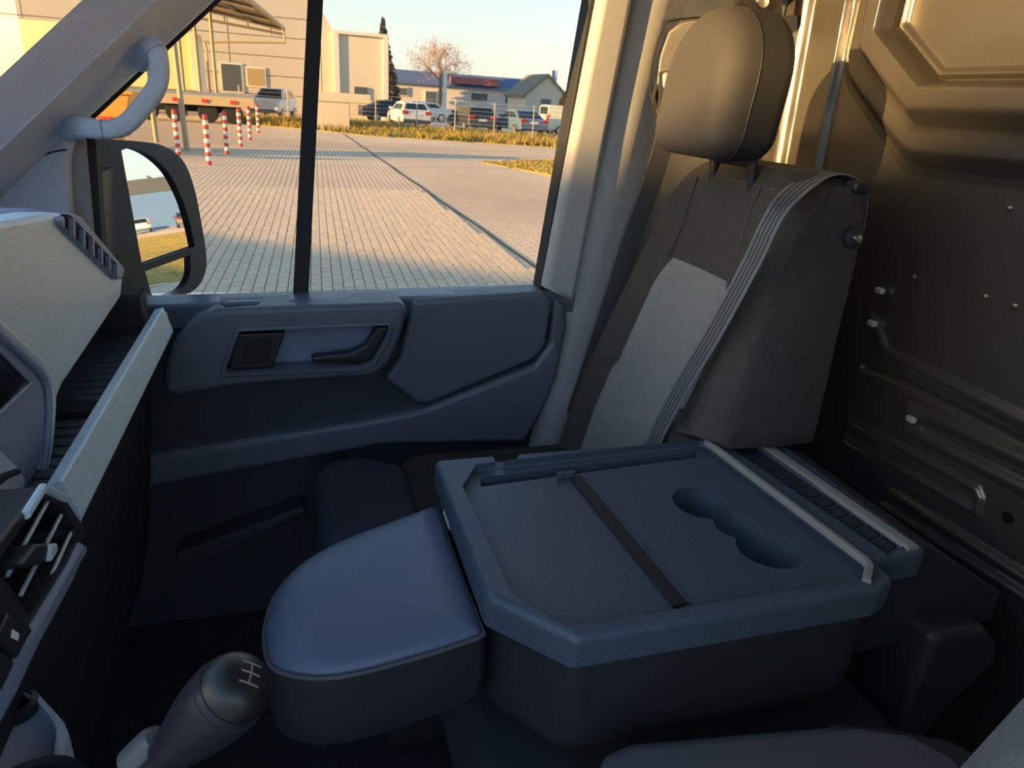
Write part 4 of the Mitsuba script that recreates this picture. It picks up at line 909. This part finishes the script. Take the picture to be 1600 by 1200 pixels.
def capline(p, q):
    P_ = [K0 + ax*(.1378 - 6.5*(1 - t)*0 - 9.0*((p[0] + (q[0] - p[0])*t)**2 + (p[1] + (q[1] - p[1])*t)**2))*sK + (ua*(p[0] + (q[0] - p[0])*t) + ub*(p[1] + (q[1] - p[1])*t))*sK for t in np.linspace(0, 1, 6)]
    return tube(P_, .0007*sK, 6)
pat = [capline((-.009, s), (.009, s)) for s in (-.010, 0, .010)] + [capline((0, -.010), (0, .010))]
obj('shift_pattern', cat(pat), M['rib_line'], capk)
obj('lift_ring', lathe([(.010*sK, -.03*sK), (.015*sK, -.03*sK), (.0145*sK, .004*sK), (.011*sK, .014*sK), (.008*sK, .014*sK)], 32, K0 + V(-.014, .012, 0), ax), M['lift_grey'], gl, smooth=40, label='grey lift ring')
obj('shaft', cyl(K0 - ax*.2, K0, .010), M['black_plastic'], gl)
obj('gaiter', lathe([(.055, 0), (.05, .02), (.04, .05), (.028, .09), (.018, .13)], 24, K0 - ax*.21, ax), M['black_soft'], gl, smooth=True)

# ================================================================== seats
# ---- passenger seat
ps = thing('passenger_seat', 'dark fabric passenger seat with grey insert and leather headrest', 'seat')
def bw_lim(z): return (np.interp(z, [1.0, 1.315, 1.335, 1.54, 1.66, 1.74, 1.78], [.975, .975, .905, .945, .965, .98, .985]), np.interp(z, [1.0, 1.2, 1.37, 1.54, 1.66, 1.74, 1.78], [1.475, 1.472, 1.455, 1.42, 1.395, 1.37, 1.35]))
REC = .225
def xf(z): return .715 + REC*(z - 1.54)
TOPZ = 1.774
def back_ring(z, shrink=0.0, dz=0.0):
    y0, y1 = bw_lim(z); yc, hw = (y0 + y1)/2, (y1 - y0)/2
    th = np.interp(z, [1.0, 1.3, 1.6, 1.78], [.19, .185, .165, .15])
    N = 72; out = []
    for i in range(N):
        a = 2*np.pi*i/N; c_, s_ = math.cos(a), math.sin(a)
        e = .42
        u = math.copysign(abs(c_)**e, c_); w = math.copysign(abs(s_)**e, s_)     # w<0 = front
        dep = w*th/2
        if w < 0:
            bol = math.exp(-((abs(u) - .80)/.17)**2)*.042*np.interp(z, [1.0, 1.3, 1.62, 1.75], [1, 1, .5, .15])
            dep -= bol*min(1, -w*1.2)
            dep += .010*max(0, 1 - (u/.55)**2)*(-w)
        out.append(V(xf(z) + th/2 + dep + 0, yc + u*hw, z))
    out = np.array(out); c0 = out.mean(0)
    if shrink: out = c0 + (out - c0)*V(1 - shrink*.9, 1 - shrink, 1)
    out[:, 2] += dz
    return out
rows = [back_ring(z) for z in sorted(list(np.linspace(1.0, 1.70, 26)) + [1.315, 1.335])]
for t in np.linspace(0, 1, 10)[1:]:
    s = 1 - math.cos(t*math.pi/2); rows.append(back_ring(1.70 + (TOPZ - 1.70)*math.sin(t*math.pi/2), shrink=s*.42))
# round the shoulders: pull the outer ring points down towards the top
bk = loft(rows, True, True)
obj('backrest', bk, M['fabric_dark'], ps, smooth=True, label='dark brown-grey fabric backrest')
BR = np.array(rows[:26])
def front_pt(u, z, off=.0):
    """Point on the backrest's front at across position u (-1 near camera side, 1 door side)."""
    r = back_ring(z); yc = (r[:, 1].max() + r[:, 1].min())/2; hw = (r[:, 1].max() - r[:, 1].min())/2
    n2 = len(r)//2; seg = r[n2:]         # front half (w<0), u from -1 to 1
    q = np.array([np.interp(yc + u*hw, seg[:, 1], seg[:, 0]), yc + u*hw, z])
    return q + V(-off, 0, off*REC)
def front_patch(fu0, fu1, z0, z1, off, nu=24, nz=30):
    rr = []
    for z in np.linspace(z0, z1, nz):
        a, b = fu0(z), fu1(z)
        mid = [front_pt(a + (b - a)*t, z, off) for t in np.linspace(0, 1, nu)]
        rr.append([front_pt(a, z, -.004)] + mid + [front_pt(b, z, -.004)])
    rr.append([front_pt(fu0(z1) + (fu1(z1) - fu0(z1))*t, z1 + .004, -.004) for t in np.concatenate([[0], np.linspace(0, 1, nu), [1]])])
    return loft(rr)
rt = lambda z: .11*np.clip((z - 1.50)/.075, 0, 1)**2.2
obj('insert', front_patch(lambda z: -.60 + rt(z) + .3*np.clip((1.45 - z)/.25, 0, 1), lambda z: .56 - rt(z) - .06*np.clip((z - 1.2)/.35, 0, 1), 1.05, 1.575, .0035), M['fabric_light'], ps, smooth=True, label='light grey fabric insert')
def seam(us, zs_, r=.0016, off=.001): return tube(smooth_path([front_pt(u, z, off) for u, z in zip(us, zs_)], 5), r, 6)
obj('seam', seam([.55, .50, .45, .46], [1.735, 1.69, 1.63, 1.575]), M['leather_dark'], ps)
obj('seam', seam([-.50, -.46, -.48, -.52], [1.745, 1.70, 1.64, 1.575]), M['piping'], ps)
ring_top = back_ring(1.70 + (TOPZ - 1.70)*.55, shrink=.10)
n2 = len(ring_top)//2
obj('piping', tube(ring_top[n2 + 5:-4], .0022, 6), M['piping'], ps, smooth=True)
# dark side panel facing the camera
def side_ring(z):
    r = back_ring(z); y0 = r[:, 1].min(); x0, x1 = r[:, 0].min(), r[:, 0].max()
    return x0, x1, y0
rr = []
for z in sorted(list(np.linspace(1.02, 1.755, 20)) + [1.315, 1.335]):
    x0, x1, y0 = side_ring(z); k_ = np.clip((z - 1.66)/.095, 0, 1)**2
    a, b = x0 + .035 + k_*.05, x1 - .004
    rr.append([V(a - .003, y0 + .02 + .02*k_, z), V(a, y0 - .004 + .016*k_, z), V((a + b)/2, y0 - .008 + .012*k_, z), V(b - .012, y0 - .005 + .014*k_, z), V(b, y0 + .004 + .012*k_, z), V(b + .004, y0 + .03, z)])
obj('side_panel', loft(rr), M['fabric_side'], ps, smooth=True, label='plain dark side panel')
bo = obj('side_bolt', lathe([(.017, -.02), (.017, .004), (.012, .007), (.0005, .008)], 18, (0.8675, 0.955, 1.6797), (0, -1, 0)), M['black_plastic'], ps)
obj('bolt_head', lathe([(.007, 0), (.006, .006), (.0005, .007)], 12, V(*(0.8675, 0.955, 1.6797)) + V(0, -.008, 0), (0, -1, 0)), M['chrome'], bo)
# headrest
HT = V(0, 0, 0)
def hr_outline(y0, y1, z0, z1, rt_, rb):
    p = []
    for cx, cz, r_, a0, a1 in ((y1 - rb, z0 + rb, rb, -90, 0), (y1 - rt_, z1 - rt_, rt_, 0, 90), (y0 + rt_, z1 - rt_, rt_, 90, 180), (y0 + rb, z0 + rb, rb, 180, 270)):
        for a in np.radians(np.linspace(a0, a1, 10)): p.append((cx + r_*math.cos(a), cz + r_*math.sin(a)))
    return p
ho = hr_outline(1.072, 1.305, 1.779, 2.022, .114, .045)
def shear(mesh):
    v = mesh.vertices.copy(); v[:, 0] += .10*(v[:, 2] - 1.9); mesh.vertices = v; return mesh
hk = 'passenger_seat__headrest'; USED.add(hk)
obj('front', shear(prism(ho, .655, .715, 'x', 0, .045, n=7)), M['leather'], hk, smooth=60, label='smooth dark leather front')
obj('rear', shear(prism([(y, z) for y, z in np.array(ho)],   .7152, .792, 'x', .03, 0, n=6)), M['black_soft'], hk, smooth=60, label='darker rear cover')
hs_ = [V(.7152 + .10*(z - 1.9), y, z) for y, z in ho]
obj('seam', tube(hs_, .0012, 6, closed=True), M['leather_dark'], hk, smooth=True)
for y in (1.12, 1.25): obj('post', cyl(V(.775, y, 1.72), V(.765, y, 1.80), .008), M['black_plastic'], ps)
# cushion
def cushion(x0, x1, y0, y1, z0, z1, r=.05): return rbox(((x0 + x1)/2, (y0 + y1)/2, (z0 + z1)/2), (x1 - x0, y1 - y0, z1 - z0), r, 12)
obj('cushion_front', prism([(.005, 1.05), (.005, 1.40), (.03, 1.445), (.10, 1.475), (.205, 1.40), (.205, 1.05)], .90, 1.085, 'z', .03, .02, corner=.03, n=6), M['leather_blue'], ps, smooth=50, label='black leather cushion front')
obj('cushion', cushion(.195, .66, 1.0, 1.46, .90, 1.085, .04), M['fabric_side'], ps, smooth=50)
obj('base', box(.12, .75, 1.02, 1.42, .65, .92, .02), M['black_soft'], ps)

# ---- middle seat, folded into a table
ms = thing('folding_middle_seat', 'folded middle seat backrest serving as a dark plastic tray table', 'seat')
zt = 1.325
shell_o = [(.185, .967), (.185, .632), (.262, .545), (.665, .548), (.70, .562), (.705, .60), (.80, .606), (.80, .967)]
recess = [(0.2106, 0.8756), (0.2467, 0.9381), (0.6631, 0.9625), (0.694, 0.5967), (0.6655, 0.5701), (0.65, 0.5681), (0.2592, 0.5619), (0.2154, 0.6271)]
groove = [(0.2507, 0.9197), (0.6441, 0.9453), (0.6476, 0.9256), (0.2419, 0.8918)]
cA, cM, cB = (0.5613, 0.7905, 1.312), (0.5794, 0.7244, 1.312), (0.5914, 0.6655, 1.312)
def circ(c, r, n=40): return [(c[0] + r*math.cos(a), c[1] + r*math.sin(a)) for a in np.linspace(0, 2*np.pi, n, endpoint=False)]
in_o = ccw(Polygon(shell_o).buffer(-.030, join_style=2)); in_p = ccw(Polygon(shell_o).buffer(-.028, join_style=2))
shl = tm(man(prism(shell_o, 1.278, zt, 'z', .012, .006, corner=.012, n=5)) + man(prism(in_o, 1.236, 1.30, 'z')))
cutters = [prism(recess, 1.311, 1.36, 'z', 0, .004, corner=.012), prism(groove, 1.285, 1.36, 'z', 0, corner=.004),
           prism(circ(cA, .045), 1.242, 1.36, 'z', 0, .006), prism(circ(cB, .045), 1.242, 1.36, 'z', 0, .006), prism(circ(cM, .034), 1.242, 1.36, 'z', 0, .006),
           prism([(0.2815, 0.9869), (0.2775, 0.9389), (0.3145, 0.9436), (0.3336, 0.9786)], 1.309, 1.36, 'z', 0),
           prism([(0.6867, 0.9448), (0.7425, 0.9436), (0.7679, 0.6187), (0.7275, 0.603)], 1.316, 1.36, 'z', 0, .002)]
tk_ = obj('tray', cut(shl, *cutters), M['tray_plastic'], ms, smooth=32, label='dark plastic tray with recessed double cup holder')
def dash3(*q): return [V(*p) for p in q]
r1 = [V(*p) for p in ((0.6591, 0.9495, 1.326), (0.6859, 0.5983, 1.326), (0.6815, 0.5854, 1.326), (0.6545, 0.5605, 1.326))]
def ridge(path, w, hh, zb_):
    P_ = np.array(path); t = np.gradient(P_, axis=0); t[:, 2] = 0; t /= np.linalg.norm(t, axis=1, keepdims=True); nn = np.c_[-t[:, 1], t[:, 0], 0*t[:, 0]]
    rows_ = []
    for p, q in zip(P_, nn): rows_.append([p + q*a*w/2 + V(0, 0, b*hh) for a, b in ((-1, -.8), (-.9, .6), (-.6, 1), (.6, 1), (.9, .6), (1, -.8))])
    return loft(rows_, True, True)
obj('ridge', ridge(r1, .011, .005, 0), M['rib_line'], tk_, smooth=40, label='pale raised strip')
obj('ridge', ridge([V(*(0.7544, 0.95, 1.326)), V(*(0.7663, 0.7609, 1.326)), V(*(0.7749, 0.6084, 1.326))], .020, .004, 0), M['rib_line'], tk_, smooth=40, label='pale raised strip')
pa, pb_, pc, pd = [V(*q) for q in ((0.7008, 0.9606, 1.316), (0.7513, 0.9578, 1.316), (0.7782, 0.6299, 1.316), (0.7422, 0.6158, 1.316))]
for i in range(12):
    t0, t1 = i/12 + .008, (i + 1)/12 - .008
    lo = [pa + (pd - pa)*t0, pb_ + (pc - pb_)*t0, pb_ + (pc - pb_)*t1, pa + (pd - pa)*t1]
    obj('rib', hullpts([q + V(0, 0, s) for q in lo for s in (-.001, .003)]), M['tray_dark'], tk_, smooth=False)
sL = [V(*q) for q in ((0.3848, 0.8899, 1.3125), (0.3993, 0.5802, 1.3125))]; sR = [V(*q) for q in ((0.4038, 0.8948, 1.3125), (0.4186, 0.5831, 1.3125))]
obj('strap', hullpts([q + V(0, 0, s) for q in sL + sR for s in (0, .0025)]), M['belt_black'], tk_, smooth=False, label='black elastic strap')
obj('strap_lip', hullpts([q + V(a, 0, s) for q in sR for a in (.001, .004) for s in (-.001, .003)]), M['tray_plastic'], tk_, smooth=False)
obj('strap_catch', rbox(V(*(0.3791, 0.8932, 1.318)), (.03, .006, .012), .002, 6), M['tray_plastic'], tk_)
obj('upholstery', cut(prism([(.198, .958), (.198, .650), (.270, .552), (.665, .556), (.695, .570), (.70, .70), (.70, .958)], 1.118, 1.280, 'z', 0, .045, corner=.052, n=7), prism(in_p, 1.2355, 1.4, 'z')), M['leather_dark'], ms, smooth=50, label='dark upholstered underside')
obj('seam', tube([V(.286, .550, 1.276), V(.286, .551, 1.22), V(.288, .556, 1.19), V(.296, .565, 1.155)], .0012, 6), M['black_soft'], ms)
obj('rear_slope', prism([(.70, 1.235), (.79, 1.322), (.815, 1.320), (.985, 1.215), (.99, 1.16), (.70, 1.14)], .615, .965, 'y', .008), M['tray_dark'], ms, smooth=35)
# headrest pad
po = [(0.1823, 0.9114), (0.1183, 0.8822), (0.0456, 0.8483), (-0.0148, 0.8053), (-0.0481, 0.7526), (-0.0591, 0.6998), (-0.0584, 0.6595), (-0.0482, 0.6261), (-0.0117, 0.6051), (0.0359, 0.6003), (0.1245, 0.6142), (0.1854, 0.6286)]
pk = 'folding_middle_seat__headrest'; USED.add(pk)
a_ = np.vstack([smooth_path(po, 5)]); a_ = ccw(Polygon(a_))
cen = a_.mean(0)
body = [np.c_[cen + (a_ - cen)*s_, np.full(len(a_), z)] for s_, z in [(.70, 1.158), (.86, 1.160), (.94, 1.165), (.985, 1.178), (1.01, 1.20), (1.012, 1.24), (1.0, 1.268)]]
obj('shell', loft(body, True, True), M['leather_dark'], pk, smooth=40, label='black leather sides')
top = []
for s, z in [(1.0, 1.268), (.97, 1.276), (.90, 1.283), (.75, 1.289), (.5, 1.293), (.25, 1.295), (.02, 1.2955)]: top.append(np.c_[cen + (a_ - cen)*s, np.full(len(a_), z)])
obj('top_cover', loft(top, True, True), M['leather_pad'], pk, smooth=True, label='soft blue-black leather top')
obj('piping', tube(np.c_[a_, np.full(len(a_), 1.269)], .0028, 8, closed=True), M['piping'], pk, smooth=True)
for q in ((0.1951, 0.8574, 1.27), (0.199, 0.68, 1.27)):
    obj('hinge', rbox(V(*q) + V(.004, 0, 0), (.016, .04, .045), .007, 8), M['black_plastic'], ms)
    obj('hinge_pin', cyl(V(*q) + V(-.006, -.02, .012), V(*q) + V(-.006, .02, .012), .006), M['silver_edge'], ms)
obj('cushion', cushion(.18, .80, .50, .94, .90, 1.06, .04), M['fabric_low'], ms, smooth=50)
obj('base', box(.22, .85, .52, .92, .65, .91, .02), M['black_soft'], ms)
obj('bracket_cover', prism([(0.8161, 1.1938), (0.8313, 1.2044), (0.9119, 1.1988), (0.9528, 1.161), (0.9623, 1.1207), (0.8951, 1.0483), (0.8598, 0.9593), (0.8094, 0.9662)], .57, .665, 'y', .012, .014, corner=.01), M['black_plastic'], ms, smooth=40, label='black plastic bracket cover')

# ---- belt across the passenger backrest
bt = thing('seat_belt', 'grey seat belt strap running down the front of the passenger backrest', 'seat belt')
def onfront(p, off): return V(*p) + V(-off, 0, 0)
bpts = [V(.925, 1.02, 1.66), V(.915, 1.02, 1.74), V(.875, 1.02, 1.772), V(.825, 1.025, 1.765)] + [V(*p) for p in [(0.7095, 0.9465, 1.7246), (0.6885, 0.963, 1.6313), (0.6628, 0.9877, 1.5168), (0.635, 1.0221, 1.3934), (0.612, 1.0402, 1.2911)]]
bpts.append(bpts[-1] + V(-.03, -.01, -.12))
bs_ = smooth_path(bpts, 8)
tb_ = np.gradient(bs_, axis=0); tb_ /= np.linalg.norm(tb_, axis=1, keepdims=True); wb_ = V(0, -1, 0) - tb_*(tb_ @ V(0, -1, 0))[:, None]; wb_ /= np.linalg.norm(wb_, axis=1, keepdims=True)
obj('webbing', strip(bs_, wb_, .046, .002), M['belt'], bt, smooth=30)
for s in (-.0135, -.0045, .0045, .0135): obj('weave_line', strip(bs_ + wb_*s + V(-.0014, 0, .0010), wb_, .0035, .0012), M['piping'], bt, smooth=30)
obj('guide', rbox(V(.885, .99, 1.757), (.035, .03, .018), .006, 8), M['black_plastic'], bt)

# ---- driver seat
ds = thing('driver_seat', 'dark fabric driver seat with padded armrest in the near right corner', 'seat')
def dring(z):
    x0 = .435 + .26*(z - 1.45); hw = np.interp(z, [1.0, 1.4, 1.75], [.285, .285, .24]); out = []
    for i in range(48):
        a = 2*np.pi*i/48; c_, s_ = math.cos(a), math.sin(a); u = math.copysign(abs(c_)**.5, c_); w = math.copysign(abs(s_)**.5, s_)
        dep = w*.08 - (.04*math.exp(-((abs(u) - .85)/.2)**2)*(-w) if w < 0 else 0)
        out.append(V(x0 + .09 + dep, -.01 + u*hw, z))
    return out
obj('backrest', loft([dring(z) for z in np.linspace(.98, 1.74, 24)], True, True), M['fabric_driver'], ds, smooth=True)
obj('cushion', cushion(.02, .56, -.25, .24, .93, 1.07, .05), M['fabric_dark'], ds, smooth=50)
obj('base', box(.05, .55, -.22, .22, .65, .94, .02), M['black_soft'], ds)
ark = obj('armrest', prism([(.262, .395), (.268, .470), (.295, .508), (.33, .515), (.60, .480), (.66, .455), (.69, .41), (.68, .36), (.28, .36)], 1.12, 1.20, 'z', .022, .02, corner=.015, n=6), M['leather_arm'], ds, smooth=50, label='padded dark leather armrest')
obj('armrest_pivot', prism([(.565, .488), (.63, .468), (.70, .43), (.72, .39), (.70, .34), (.56, .36)], 1.115, 1.199, 'z', .012, corner=.012), M['leather_dark'], ds, smooth=40)
